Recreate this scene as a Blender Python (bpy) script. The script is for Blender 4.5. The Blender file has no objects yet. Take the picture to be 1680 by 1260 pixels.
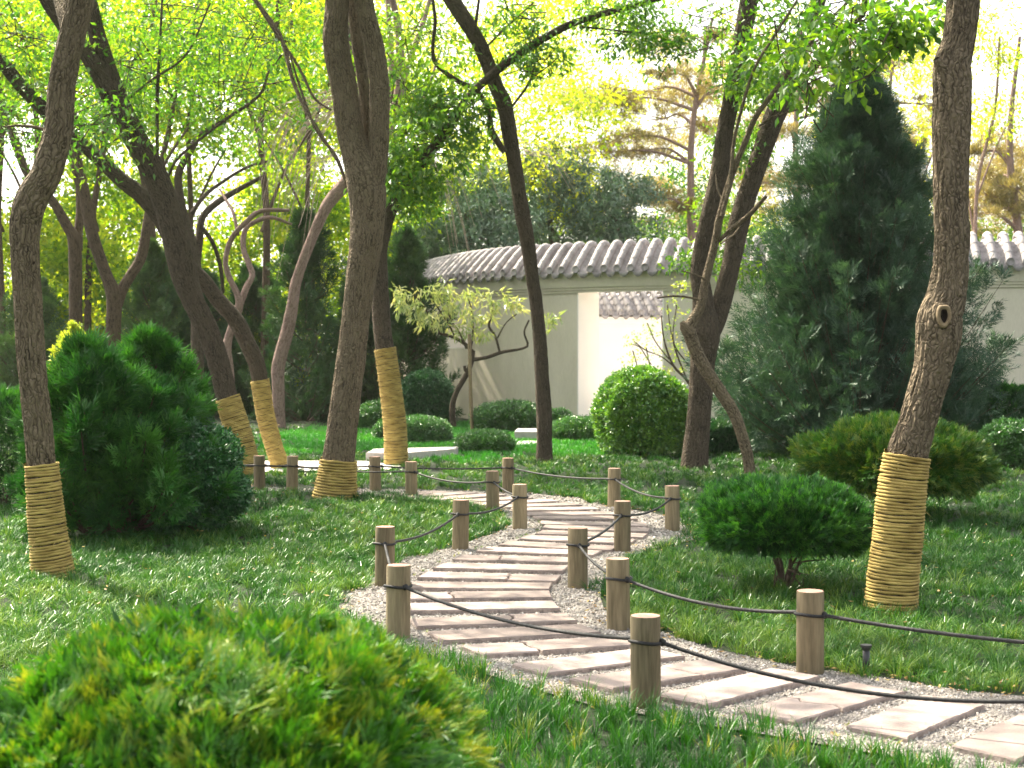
import bpy, bmesh, math, random
import numpy as np
from mathutils import Vector
S = bpy.context.scene
C = S.collection
PI = math.pi
R = math.radians
# ------------------------------------------------------------------ camera
CH = 1.5                      # eye height
FPX = 2500.0                  # focal length in pixels of the 1680 px wide photograph
KD = FPX / 2100.0             # depths below were first estimated for a 2100 px lens
PITCH = math.atan(38 / FPX)
cam_d = bpy.data.cameras.new('camera')
cam = bpy.data.objects.new('camera', cam_d); C.objects.link(cam)
cam_d.sensor_width = 36; cam_d.lens = 36 * FPX / 1680
cam_d.clip_end = 3000; cam_d.clip_start = 0.05
cam.location = (0, 0, CH); cam.rotation_euler = (PI / 2 - PITCH, 0, 0)
cam_d.dof.use_dof = True; cam_d.dof.focus_distance = 10.0; cam_d.dof.aperture_fstop = 5.0
S.camera = cam
# ------------------------------------------------------------------ light
SUN_EL = 50.0
sx, sy = -0.66, 0.75         # horizontal direction towards the sun
W = bpy.data.worlds.new('World'); S.world = W; W.use_nodes = True
nt = W.node_tree; nt.nodes.clear()
sky = nt.nodes.new('ShaderNodeTexSky'); sky.sky_type = 'NISHITA'; sky.sun_disc = False
sky.sun_elevation = R(SUN_EL); sky.sun_rotation = math.atan2(sx, sy)
sky.air_density = 1.0; sky.dust_density = 4.0; sky.ozone_density = 0.5
bg = nt.nodes.new('ShaderNodeBackground'); bg.inputs[1].default_value = 0.15
wo = nt.nodes.new('ShaderNodeOutputWorld')
hs = nt.nodes.new('ShaderNodeHueSaturation'); hs.inputs['Saturation'].default_value = .35; nt.links.new(sky.outputs[0], hs.inputs['Color'])
wm = nt.nodes.new('ShaderNodeMixRGB'); wm.blend_type = 'MULTIPLY'; wm.inputs[0].default_value = 1; wm.inputs[2].default_value = (1.0, .97, .915, 1)
nt.links.new(hs.outputs[0], wm.inputs[1]); nt.links.new(wm.outputs[0], bg.inputs[0]); nt.links.new(bg.outputs[0], wo.inputs[0])
sl = bpy.data.lights.new('sun', 'SUN'); sl.energy = 5.0; sl.angle = R(0.53); sl.color = (1, 0.90, 0.72)
so = bpy.data.objects.new('sun', sl); C.objects.link(so)
ce = math.cos(R(SUN_EL)); hn = math.hypot(sx, sy)
SUN = Vector((sx / hn * ce, sy / hn * ce, math.sin(R(SUN_EL))))
so.rotation_euler = SUN.to_track_quat('Z', 'Y').to_euler(); so.location = (-10, -6, 20)
S.view_settings.view_transform = 'Standard'; S.view_settings.look = 'None'
S.view_settings.exposure = 1.85; S.view_settings.gamma = 1
try:
    S.cycles.max_bounces = 7; S.cycles.diffuse_bounces = 4; S.cycles.glossy_bounces = 2
    S.cycles.transmission_bounces = 3; S.cycles.sample_clamp_indirect = 6
    S.cycles.caustics_reflective = False; S.cycles.caustics_refractive = False
except Exception: pass
# ------------------------------------------------------------------ helpers
ca, sa = math.cos(PITCH), math.sin(PITCH)
def ray(px, py):
    a = (px - 840) / FPX; b = (630 - py) / FPX
    return np.array([a, ca + b * sa, -sa + b * ca])
def P(px, py, Y):
    r = ray(px, py); return r * (Y / r[1]) + np.array([0, 0, CH])
def G(px, py, z=0.0):
    r = ray(px, py); return r * ((z - CH) / r[2]) + np.array([0, 0, CH])
def gY(py): return G(840, py)[1]
rng = np.random.default_rng(7)
random.seed(7)

def hash3(i, j, k):
    n = (i * 374761393 + j * 668265263 + k * 1274126177) & 0x7fffffff
    n = ((n ^ (n >> 13)) * 1274126177) & 0x7fffffff
    return ((n ^ (n >> 16)) & 0xffff) / 65535.0
def vnoise(p):
    p = np.asarray(p, float); i = np.floor(p).astype(np.int64); f = p - i; f = f * f * (3 - 2 * f)
    r = 0
    for a in (0, 1):
        for b in (0, 1):
            for c in (0, 1):
                w = (f[..., 0] if a else 1 - f[..., 0]) * (f[..., 1] if b else 1 - f[..., 1]) * (f[..., 2] if c else 1 - f[..., 2])
                r = r + w * hash3(i[..., 0] + a, i[..., 1] + b, i[..., 2] + c)
    return r
def unit(v):
    return v / np.maximum(np.linalg.norm(v, axis=-1, keepdims=True), 1e-9)

class Acc:
    def __init__(s): s.v = []; s.f = []; s.t = []; s.b = []; s.n = 0
    def add(s, v, f, tone=None, bark=None):
        v = np.asarray(v, np.float32).reshape(-1, 3)
        s.v.append(v); s.f.append(np.asarray(f, np.int64).reshape(-1, 4) + s.n); s.n += len(v)
        s.t.append(np.full(len(v), .5, np.float32) if tone is None else np.broadcast_to(np.asarray(tone, np.float32), (len(v),)))
        s.b.append(v if bark is None else np.asarray(bark, np.float32))
    def build(s, name, mat, parent=None, smooth=True, loc=None):
        v = np.concatenate(s.v); f = np.concatenate(s.f); m = bpy.data.meshes.new(name)
        if loc is not None: v = v - np.asarray(loc, np.float32)
        m.vertices.add(len(v)); m.vertices.foreach_set('co', v.ravel())
        m.loops.add(f.size); m.loops.foreach_set('vertex_index', f.astype(np.int32).ravel())
        m.polygons.add(len(f)); m.polygons.foreach_set('loop_start', np.arange(0, f.size, 4, dtype=np.int32))
        m.polygons.foreach_set('use_smooth', np.full(len(f), smooth))
        a = m.attributes.new('tone', 'FLOAT', 'POINT'); a.data.foreach_set('value', np.concatenate(s.t).astype(np.float32))
        a = m.attributes.new('bark', 'FLOAT_VECTOR', 'POINT'); a.data.foreach_set('vector', np.concatenate(s.b).astype(np.float32).ravel())
        m.update(calc_edges=True); m.materials.append(mat)
        return link(name, m, parent, loc)
def link(name, m, parent=None, loc=None):
    o = bpy.data.objects.new(name, m); C.objects.link(o)
    if parent is not None:
        o.parent = parent
        # children are built in world coordinates
        pw = Vector(parent.location); q = parent.parent
        while q is not None: pw = pw + Vector(q.location); q = q.parent
        o.location = tuple(-pw) if loc is None else tuple(Vector(loc) - pw)
    elif loc is not None: o.location = tuple(loc)
    return o
def pymesh(name, verts, faces, mat, parent=None, smooth=False):
    m = bpy.data.meshes.new(name); m.from_pydata([tuple(v) for v in verts], [], faces); m.update()
    m.materials.append(mat)
    if smooth: m.polygons.foreach_set('use_smooth', [True] * len(m.polygons))
    return link(name, m, parent)
def bmobj(name, bm, mat, parent=None, smooth=False, loc=None):
    bmesh.ops.recalc_face_normals(bm, faces=bm.faces)
    m = bpy.data.meshes.new(name); bm.to_mesh(m); bm.free(); m.materials.append(mat)
    if smooth: m.polygons.foreach_set('use_smooth', [True] * len(m.polygons))
    return link(name, m, parent, loc)
def thing(name, label, cat, loc, group=None):
    o = bpy.data.objects.new(name, None); C.objects.link(o); o.location = tuple(float(x) for x in loc)
    o['label'] = label; o['category'] = cat
    if group: o['group'] = group
    o.empty_display_size = .2
    return o
def tag(o, label=None, cat=None, group=None, kind=None):
    if label: o['label'] = label
    if cat: o['category'] = cat
    if group: o['group'] = group
    if kind: o['kind'] = kind
    return o
def spline(pts, n):
    p = np.asarray(pts, float); k = len(p)
    if k == 2: return p[0] + (p[1] - p[0]) * np.linspace(0, 1, n)[:, None]
    q = np.vstack([2 * p[0] - p[1], p, 2 * p[-1] - p[-2]])
    seg = np.linalg.norm(np.diff(p[:, :3], axis=0), axis=1); cum = np.r_[0, np.cumsum(seg)]
    s = np.linspace(0, cum[-1], n); i = np.clip(np.searchsorted(cum, s, side='right') - 1, 0, k - 2)
    t = ((s - cum[i]) / np.maximum(seg[i], 1e-9))[:, None]
    a, b, c, d = q[i], q[i + 1], q[i + 2], q[i + 3]
    return .5 * ((2 * b) + (-a + c) * t + (2 * a - 5 * b + 4 * c - d) * t * t + (-a + 3 * b - 3 * c + d) * t ** 3)
def tube(acc, path, rad, seg=12, disp=0.0, tone=None, seed=0, vscale=1.0, freq=34.0, closed_end=True):
    """path Nx3, rad N.  bark coordinates follow the limb."""
    path = np.asarray(path, float); rad = np.asarray(rad, float); n = len(path)
    T = unit(np.gradient(path, axis=0))
    U = np.zeros_like(path); ref = np.array([1., 0, 0]) if abs(T[0, 0]) < .8 else np.array([0, 1., 0])
    u = ref - T[0] * ref.dot(T[0]); u /= np.linalg.norm(u)
    for i in range(n):
        u = u - T[i] * u.dot(T[i]); u /= np.linalg.norm(u); U[i] = u
    V = np.cross(T, U)
    th = np.linspace(0, 2 * PI, seg, endpoint=False); c, s = np.cos(th), np.sin(th)
    arc = np.r_[0, np.cumsum(np.linalg.norm(np.diff(path, axis=0), axis=1))]
    r0 = float(np.mean(rad))
    bk = np.stack([np.broadcast_to(c * r0, (n, seg)), np.broadcast_to(s * r0, (n, seg)), np.broadcast_to(arc[:, None], (n, seg))], -1) + seed * 3.17
    rr = np.broadcast_to(rad[:, None], (n, seg)).copy()
    if disp > 0:
        lump = vnoise(bk * np.array([7, 7, 3.2])) - .5
        w = bk * np.array([freq * 1.7, freq * 1.7, freq * .2]) + .9 * (vnoise(bk * np.array([14, 14, 9]))[..., None] - .5)
        nz = vnoise(w); ridge = np.abs(2 * nz - 1); ridge = np.minimum(ridge * 2.2, 1)
        rr = rr * (1 + lump * .09) + disp * (ridge - .8)
    v = path[:, None, :] + rr[..., None] * (U[:, None, :] * c[None, :, None] + V[:, None, :] * s[None, :, None])
    idx = np.arange(n * seg).reshape(n, seg); a = idx[:-1]; b = idx[1:]
    f = np.stack([a, np.roll(a, -1, 1), np.roll(b, -1, 1), b], -1).reshape(-1, 4)
    acc.add(v.reshape(-1, 3), f, tone, bk.reshape(-1, 3) * np.array([1, 1, vscale]))
    return T, U, V
def pxtube(acc, pts, Y, n=None, seg=12, disp=0.0, seed=0, dY=None, **k):
    """pts: (px, py, width px) along a limb standing at distance Y (dY: extra distance at its end)"""
    pts = np.array(pts, float); m = len(pts)
    Ys = np.full(m, float(Y)) + (np.linspace(0, dY, m) if dY else 0)
    w = np.array([[*P(x, y, yy), wd * yy / FPX / 2] for (x, y, wd), yy in zip(pts, Ys)])
    L = np.linalg.norm(np.diff(w[:, :3], axis=0), axis=1).sum()
    n = n or max(4, int(L / .08))
    s = spline(w, n); s[:, 3] = np.maximum(s[:, 3], .002)
    tube(acc, s[:, :3], s[:, 3], seg, disp, seed=seed, **k)
    return s
def leafq(acc, pos, d, nrm, L, Wd, tone, droop=.12):
    d = unit(d); side = unit(np.cross(d, nrm)); nn = np.cross(side, d)
    L = np.broadcast_to(L, (len(pos),))[:, None]; Wd = np.broadcast_to(Wd, (len(pos),))[:, None]
    v = np.stack([pos, pos + d * .42 * L + side * Wd / 2, pos + d * L - nn * L * droop, pos + d * .42 * L - side * Wd / 2], 1)
    f = np.arange(len(pos) * 4).reshape(-1, 4)
    acc.add(v.reshape(-1, 3), f, np.repeat(np.clip(tone, 0, 1), 4))
def rdir(r, n): return unit(r.normal(size=(n, 3)))
def foliage(acc, r, cen, out, per, spread, L, Wd, tone=.5, tv=.18, updir=0.0, outdir=.6, jit=1.0, upn=.9, droop=.15):
    """clusters of leaves: cen, out Nx3"""
    n = len(cen); ct = tone + r.normal(0, tv, n)
    c = np.repeat(cen, per, 0); o = np.repeat(out, per, 0); t = np.repeat(ct, per) + r.normal(0, .09, n * per)
    p = c + rdir(r, n * per) * (r.random(n * per) ** .5 * spread)[:, None]
    d = o * outdir + rdir(r, n * per) * jit + np.array([0, 0, updir])
    nr = rdir(r, n * per) + np.array([0, 0, upn])
    s = r.uniform(.65, 1.2, n * per)
    leafq(acc, p, d, nr, L * s, Wd * s, t, droop)
def blob_pts(r, c, rad, n, shell=.55, flat=False):
    d = rdir(r, n); q = shell + (1 - shell) * r.random(n) ** .6
    if flat: d[:, 2] = np.abs(d[:, 2]); 
    return np.asarray(c) + d * q[:, None] * np.asarray(rad), unit(d / np.asarray(rad))

# ------------------------------------------------------------------ materials
def newmat(name):
    m = bpy.data.materials.new(name); m.use_nodes = True; t = m.node_tree; t.nodes.clear()
    return m, t, t.nodes.new('ShaderNodeOutputMaterial')
def N(t, typ, **k):
    n = t.nodes.new(typ)
    for a, b in k.items():
        if a.startswith('_'): n.inputs[int(a[1:])].default_value = b
        else: setattr(n, a, b)
    return n
def ramp(t, fac, stops):
    r = t.nodes.new('ShaderNodeValToRGB'); e = r.color_ramp.elements
    while len(e) < len(stops): e.new(.5)
    for el, (p, c) in zip(e, stops): el.position = p; el.color = (*c, 1)
    t.links.new(fac, r.inputs[0]); return r.outputs[0]
def leafmat(name, lo, mid, hi, trans=.4, gloss=.12, rough=.35, tboost=1.3):
    m, t, out = newmat(name); at = N(t, 'ShaderNodeAttribute', attribute_name='tone')
    col = ramp(t, at.outputs['Fac'], [(0.05, lo), (.5, mid), (.95, hi)])
    df = N(t, 'ShaderNodeBsdfDiffuse'); tr = N(t, 'ShaderNodeBsdfTranslucent'); gl = N(t, 'ShaderNodeBsdfGlossy')
    gl.inputs['Roughness'].default_value = rough; gl.inputs['Color'].default_value = (.9, .95, .9, 1)
    t.links.new(col, df.inputs[0])
    mx = N(t, 'ShaderNodeMixRGB', blend_type='MULTIPLY'); mx.inputs[0].default_value = 1
    mx.inputs[2].default_value = (1.15 * tboost, 1.1 * tboost, .45 * tboost, 1); t.links.new(col, mx.inputs[1]); t.links.new(mx.outputs[0], tr.inputs[0])
    a = N(t, 'ShaderNodeMixShader', _0=trans); t.links.new(df.outputs[0], a.inputs[1]); t.links.new(tr.outputs[0], a.inputs[2])
    b = N(t, 'ShaderNodeMixShader', _0=gloss); t.links.new(a.outputs[0], b.inputs[1]); t.links.new(gl.outputs[0], b.inputs[2])
    t.links.new(b.outputs[0], out.inputs[0]); return m
def barkmat(name, dark, light, scale=38, zs=.16, bump=.9):
    m, t, out = newmat(name); at = N(t, 'ShaderNodeAttribute', attribute_name='bark')
    mp = N(t, 'ShaderNodeMapping'); mp.inputs['Scale'].default_value = (1, 1, zs); t.links.new(at.outputs['Vector'], mp.inputs[0])
    nz = N(t, 'ShaderNodeTexNoise'); nz.inputs['Scale'].default_value = 12; t.links.new(at.outputs['Vector'], nz.inputs['Vector'])
    ad = N(t, 'ShaderNodeMixRGB', blend_type='LINEAR_LIGHT'); ad.inputs[0].default_value = .035
    t.links.new(mp.outputs[0], ad.inputs[1]); t.links.new(nz.outputs['Color'], ad.inputs[2])
    vo = N(t, 'ShaderNodeTexVoronoi', feature='DISTANCE_TO_EDGE'); vo.inputs['Scale'].default_value = scale; t.links.new(ad.outputs[0], vo.inputs['Vector'])
    n2 = N(t, 'ShaderNodeTexNoise'); n2.inputs['Scale'].default_value = 60; n2.inputs['Detail'].default_value = 5; t.links.new(mp.outputs[0], n2.inputs['Vector'])
    h = N(t, 'ShaderNodeMath', operation='MULTIPLY_ADD'); h.inputs[1].default_value = .9; t.links.new(n2.outputs[0], h.inputs[0])
    mn = N(t, 'ShaderNodeMath', operation='MINIMUM'); mn.inputs[1].default_value = .35; t.links.new(vo.outputs[0], mn.inputs[0])
    m2 = N(t, 'ShaderNodeMath', operation='MULTIPLY'); m2.inputs[1].default_value = 2.2; t.links.new(mn.outputs[0], m2.inputs[0])
    t.links.new(m2.outputs[0], h.inputs[2])
    n3 = N(t, 'ShaderNodeTexNoise'); n3.inputs['Scale'].default_value = 5; n3.inputs['Detail'].default_value = 3; t.links.new(at.outputs['Vector'], n3.inputs['Vector'])
    ms = N(t, 'ShaderNodeMath', operation='MULTIPLY_ADD'); ms.inputs[1].default_value = .5; t.links.new(n3.outputs[0], ms.inputs[0]); t.links.new(h.outputs[0], ms.inputs[2])
    col = ramp(t, ms.outputs[0], [(.45, dark), (1.0, light)])
    # ramp clamps at 1, rescale
    bs = N(t, 'ShaderNodeBsdfPrincipled'); bs.inputs['Roughness'].default_value = .9; bs.inputs['Specular IOR Level'].default_value = .15; t.links.new(col, bs.inputs['Base Color'])
    bp = N(t, 'ShaderNodeBump'); bp.inputs['Strength'].default_value = bump; bp.inputs['Distance'].default_value = .02
    t.links.new(h.outputs[0], bp.inputs['Height']); t.links.new(bp.outputs[0], bs.inputs['Normal'])
    t.links.new(bs.outputs[0], out.inputs[0]); return m
def surf(name, c1, c2, scale=8, detail=5, rough=.8, bump=.3, dist=.01, stretch=(1, 1, 1), coord='Object', spec=.3, bscale=None, lo=.35, hi=.65, rnd=0):
    m, t, out = newmat(name); tc = N(t, 'ShaderNodeTexCoord'); mp = N(t, 'ShaderNodeMapping'); mp.inputs['Scale'].default_value = stretch
    t.links.new(tc.outputs[coord], mp.inputs[0])
    nz = N(t, 'ShaderNodeTexNoise'); nz.inputs['Scale'].default_value = scale; nz.inputs['Detail'].default_value = detail; t.links.new(mp.outputs[0], nz.inputs['Vector'])
    n2 = N(t, 'ShaderNodeTexNoise'); n2.inputs['Scale'].default_value = bscale or scale * 6; n2.inputs['Detail'].default_value = 4; t.links.new(mp.outputs[0], n2.inputs['Vector'])
    av = N(t, 'ShaderNodeMath', operation='MULTIPLY_ADD'); av.inputs[1].default_value = .35; t.links.new(n2.outputs[0], av.inputs[0])
    a2 = N(t, 'ShaderNodeMath', operation='MULTIPLY'); a2.inputs[1].default_value = .65; t.links.new(nz.outputs[0], a2.inputs[0]); t.links.new(a2.outputs[0], av.inputs[2])
    col = ramp(t, av.outputs[0], [(lo, c1), (hi, c2)])
    bs = N(t, 'ShaderNodeBsdfPrincipled'); bs.inputs['Roughness'].default_value = rough; bs.inputs['Specular IOR Level'].default_value = spec
    if rnd:
        oi = N(t, 'ShaderNodeObjectInfo'); mr = N(t, 'ShaderNodeMapRange'); mr.inputs['To Min'].default_value = 1 - rnd; mr.inputs['To Max'].default_value = 1 + rnd
        t.links.new(oi.outputs['Random'], mr.inputs[0]); vm = N(t, 'ShaderNodeVectorMath', operation='SCALE'); t.links.new(col, vm.inputs[0]); t.links.new(mr.outputs[0], vm.inputs['Scale']); col = vm.outputs[0]
    t.links.new(col, bs.inputs['Base Color'])
    bp = N(t, 'ShaderNodeBump'); bp.inputs['Strength'].default_value = bump; bp.inputs['Distance'].default_value = dist
    t.links.new(n2.outputs[0], bp.inputs['Height']); t.links.new(bp.outputs[0], bs.inputs['Normal'])
    t.links.new(bs.outputs[0], out.inputs[0]); return m
M = {}
M['bark'] = barkmat('bark', (.015, .011, .008), (.185, .145, .098), 42, .14, 1.0)
M['bark_dark'] = barkmat('bark_dark', (.011, .009, .007), (.105, .082, .060), 40, .14, 1.0)
M['bark_far'] = barkmat('bark_far', (.018, .013, .009), (.11, .08, .055), 24)
M['bark_pink'] = barkmat('bark_pink', (.09, .055, .045), (.30, .21, .18), 24)
M['rope'] = surf('straw_rope', (.20, .13, .03), (.64, .48, .16), 7, 7, .85, .8, .008, (1, 1, 2.5), bscale=260, lo=.3, hi=.7)
M['cord'] = surf('black_cord', (.010, .010, .011), (.028, .028, .030), 90, 3, .55, .5, .004)
M['post'] = surf('weathered_wood', (.10, .08, .045), (.27, .215, .13), 4, 8, .8, .5, .008, (3, 3, .3), bscale=26, rnd=.25)
M['post_top'] = surf('cut_wood_top', (.36, .20, .15), (.50, .30, .24), 30, 4, .75, .2, .003)
M['slab'] = surf('pink_granite', (.215, .175, .16), (.36, .295, .27), 5, 8, .85, .4, .004, bscale=120, spec=.15, rnd=.22)
M['slab_side'] = surf('pink_granite_side', (.20, .165, .15), (.40, .33, .29), 25, 5, .85, .8, .01, bscale=70)
M['gravel'] = surf('gravel', (.10, .09, .082), (.33, .305, .28), 120, 2, .85, 1.0, .02, bscale=85, lo=.38, hi=.62)
M['stone'] = surf('pebble', (.30, .28, .26), (.66, .62, .59), 40, 2, .8, .2, .002, bscale=60)
M['soil'] = surf('soil', (.008, .016, .006), (.02, .032, .012), 3, 6, .95, .8, .03)
M['plaster'] = surf('plaster', (.56, .51, .41), (.72, .66, .55), 1.8, 8, .9, .2, .004, (1, 1, .3), bscale=30, lo=.3, hi=.7)
M['plaster_lit'] = surf('lit_look_plaster', (.82, .77, .73), (.86, .82, .78), 1.2, 5, .9, .12, .004, bscale=30)  # brighter copy of plaster; the lit, blown-out look is put into its colour
M['tile'] = surf('grey_roof_tile', (.20, .185, .185), (.38, .35, .35), 3.5, 6, .75, .3, .006, bscale=24)
M['paving'] = surf('pale_paving', (.45, .41, .40), (.62, .57, .56), 3, 5, .85, .3, .006)
M['metal'] = surf('black_metal', (.012, .013, .016), (.03, .032, .036), 30, 3, .4, .1, .002, spec=.5)
M['wood_pale'] = surf('pale_cut_wood', (.17, .12, .07), (.30, .23, .14), 40, 4, .8, .4, .004)
M['hole'] = surf('dark_heartwood', (.012, .008, .006), (.03, .02, .014), 40, 3, .95, .5, .01)
M['stem'] = surf('brown_stem', (.05, .035, .025), (.13, .095, .07), 30, 4, .85, .4, .004)
M['twig_pale'] = surf('dry_twig', (.30, .22, .17), (.46, .36, .30), 20, 3, .85, .2, .003)
M['lf_tree'] = leafmat('tree_leaves', (.022, .09, .010), (.07, .20, .014), (.22, .36, .02), .5, .06)
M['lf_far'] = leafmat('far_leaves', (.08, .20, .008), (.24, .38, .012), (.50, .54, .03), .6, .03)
M['lf_dark'] = leafmat('dark_tree_leaves', (.012, .06, .025), (.035, .12, .05), (.10, .22, .10), .25, .14, .4)
M['lf_olive'] = leafmat('pine_pads', (.10, .09, .03), (.24, .20, .07), (.42, .33, .13), .3, .06)
M['lf_conifer'] = leafmat('conifer_needles', (.008, .030, .020), (.024, .072, .044), (.08, .17, .10), .28, .05, .45, 1)
M['lf_juniper'] = leafmat('juniper_needles', (.010, .045, .014), (.032, .10, .028), (.10, .20, .045), .3, .05, .5, 1)
M['lf_thuja'] = leafmat('thuja_sprays', (.006, .042, .008), (.018, .11, .015), (.07, .24, .025), .28, .05, .45, 1)
M['lf_bright'] = leafmat('fresh_thuja_sprays', (.012, .075, .006), (.07, .25, .012), (.42, .42, .03), .35, .04, .45, 1)
M['lf_gold'] = leafmat('golden_thuja_sprays', (.014, .07, .008), (.045, .15, .014), (.18, .24, .03), .25, .05, .45, 1)
M['lf_box'] = leafmat('box_leaves', (.02, .09, .012), (.05, .20, .02), (.20, .40, .03), .3, .12, .35)
M['lf_box_dark'] = leafmat('dark_box_leaves', (.006, .045, .016), (.015, .095, .026), (.05, .20, .05), .2, .08, .35)
M['lf_yellow'] = leafmat('yellow_green_leaves', (.14, .28, .02), (.32, .42, .04), (.60, .58, .10), .45, .06)
M['lf_peach'] = leafmat('pale_drooping_leaves', (.12, .22, .06), (.30, .40, .14), (.66, .66, .34), .4, .12)
M['gr_lili'] = leafmat('groundcover_blades', (.010, .06, .008), (.038, .145, .016), (.20, .31, .06), .32, .04, .33, 1)
M['gr_lawn'] = leafmat('lawn_blades', (.02, .16, .012), (.04, .26, .016), (.12, .38, .02), .35, .06, .45, 1)
M['gr_front'] = leafmat('tall_grass_blades', (.012, .08, .008), (.045, .19, .012), (.40, .40, .08), .35, .04, .4, 1)

# ------------------------------------------------------------------ ground
GR = np.array([G(x, y)[:2] for x, y in [
    (1950,1320),(1750,1290),(1560,1262),(1400,1232),(1250,1206),(1100,1182),(960,1156),(850,1124),(780,1102),(700,1075),(640,1047),(590,1027),
    (550,1008),(560,985),(600,958),(660,916),(743,900),(774,888),(831,870),(834,861),(829,847),(814,838),(774,832),(746,822),(700,818),(640,813),(580,811),
    (500,808),(400,806),(300,806),(300,798),(400,799),(500,803),(600,803),(720,805),(866,810),(946,818),(997,832),(1031,837),(1088,846),(1123,861),(1140,876),
    (1137,887),(1106,893),(1057,904),(1037,918),(988,953),(985,981),(990,997),(1003,1014),(1033,1030),(1089,1040),(1162,1065),(1243,1081),(1307,1097),
    (1364,1103),(1445,1113),(1526,1127),(1607,1138),(1680,1144),(1950,1178)]])
def inpoly(p, poly):
    x, y = p[:, 0], p[:, 1]; c = np.zeros(len(p), bool); j = len(poly) - 1
    for i in range(len(poly)):
        xi, yi = poly[i]; xj, yj = poly[j]
        k = ((yi > y) != (yj > y)) & (x < (xj - xi) * (y - yi) / (yj - yi + 1e-12) + xi); c ^= k; j = i
    return c
def sheet(name, poly, z, mat, kind='structure', n=None):
    bm = bmesh.new(); vs = [bm.verts.new((x, y, z)) for x, y in poly]; f = bm.faces.new(vs)
    bmesh.ops.triangulate(bm, faces=[f])
    for f in bm.faces:
        if f.normal.z < 0: f.normal_flip()
    m = bpy.data.meshes.new(name); bm.to_mesh(m); bm.free(); m.materials.append(mat)
    o = link(name, m); o['kind'] = kind; return o
# ground sheet: finer near the camera, reaching the horizon
xs = np.unique(np.r_[-1500, -400, -120, np.linspace(-50, 50, 60), 120, 400, 1500]); ys = np.unique(np.r_[-300, -60, np.linspace(-10, 70, 60), 150, 500, 2500])
XX, YY = np.meshgrid(xs, ys, indexing='ij'); ZZ = np.where((YY > 32) & (YY < 300), 0.02 * (YY - 32), 0) * (XX < -1) - .004
i = np.arange(XX.size).reshape(XX.shape); a = Acc()
a.add(np.stack([XX, YY, ZZ], -1), np.stack([i[:-1, :-1], i[1:, :-1], i[1:, 1:], i[:-1, 1:]], -1).reshape(-1, 4))
tag(a.build('ground', M['soil']), kind='structure')
sheet('gravel_path', GR, .006, M['gravel'])
XP = np.array([G(x, y)[:2] for x, y in [(300,780),(380,776),(480,774),(640,771),(660,765),(600,757),(520,757),(400,757),(300,757)]])
sheet('cross_path', XP, .010, M['paving'])
sheet('courtyard_bounce_sheet', [(x, y * KD) for x, y in [(-1.5,33.8),(.8,31.8),(3.6,30.4),(9,29.3),(9,40),(-1.5,36)]], .012, M['plaster_lit'])  # pale sheet added to bounce light onto the courtyard wall and reveal

# pebbles: loose stones on the gravel path (stuff)
def pebbles():
    r = np.random.default_rng(3); a = Acc()
    for y0, y1, dens, sz in ((4.5, 8.0, 3400, .0068), (8.0, 12.5, 1800, .009), (12.5, 19, 600, .013)):
        lo = np.array([GR[:, 0].min(), y0]); hi = np.array([min(GR[:, 0].max(), y1 * .55), y1])
        n = int((hi - lo).prod() * dens); p = lo + (hi - lo) * r.random((n, 2)); p = p[inpoly(p, GR)]
        n = len(p); c = np.c_[p, np.full(n, .006)]; s = sz * r.uniform(.5, 1.3, n)
        # squashed octahedral chips stored as quads (kite faces)
        th = r.random(n) * 6.28; ax = np.stack([np.cos(th), np.sin(th), np.zeros(n)], -1); ay = np.stack([-np.sin(th), np.cos(th), np.zeros(n)], -1)
        az = np.array([0, 0, 1.]) + r.normal(0, .2, (n, 3))
        sxx = (s * r.uniform(.7, 1.4, n))[:, None]; syy = (s * r.uniform(.6, 1.0, n))[:, None]; sz_ = (s * r.uniform(.5, .9, n))[:, None]
        q = [c + ax*sxx*.9 + ay*syy*.5, c - ax*sxx*.4 + ay*syy, c - ax*sxx - ay*syy*.4, c + ax*sxx*.4 - ay*syy]
        tp = [c + (v - c) * .55 + az * sz_ for v in q]
        v = np.stack(q + tp, 1); f = np.array([[0,1,5,4],[1,2,6,5],[2,3,7,6],[3,0,4,7],[4,5,6,7]])
        F = (f[None] + (np.arange(n) * 8)[:, None, None]).reshape(-1, 4)
        a.add(v.reshape(-1, 3), F, np.repeat(r.random(n), 8))
    m, t, out = newmat('pebble_stones'); at = N(t, 'ShaderNodeAttribute', attribute_name='tone')
    col = ramp(t, at.outputs['Fac'], [(0, (.13, .115, .10)), (.5, (.33, .295, .265)), (1, (.58, .53, .49))])
    b = N(t, 'ShaderNodeBsdfPrincipled'); b.inputs['Roughness'].default_value = .8; t.links.new(col, b.inputs[0]); t.links.new(b.outputs[0], out.inputs[0])
    tag(a.build('gravel_stones', m, smooth=False), 'loose pinkish grey gravel chips covering the winding path bed', 'gravel', kind='stuff')
pebbles()

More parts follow.
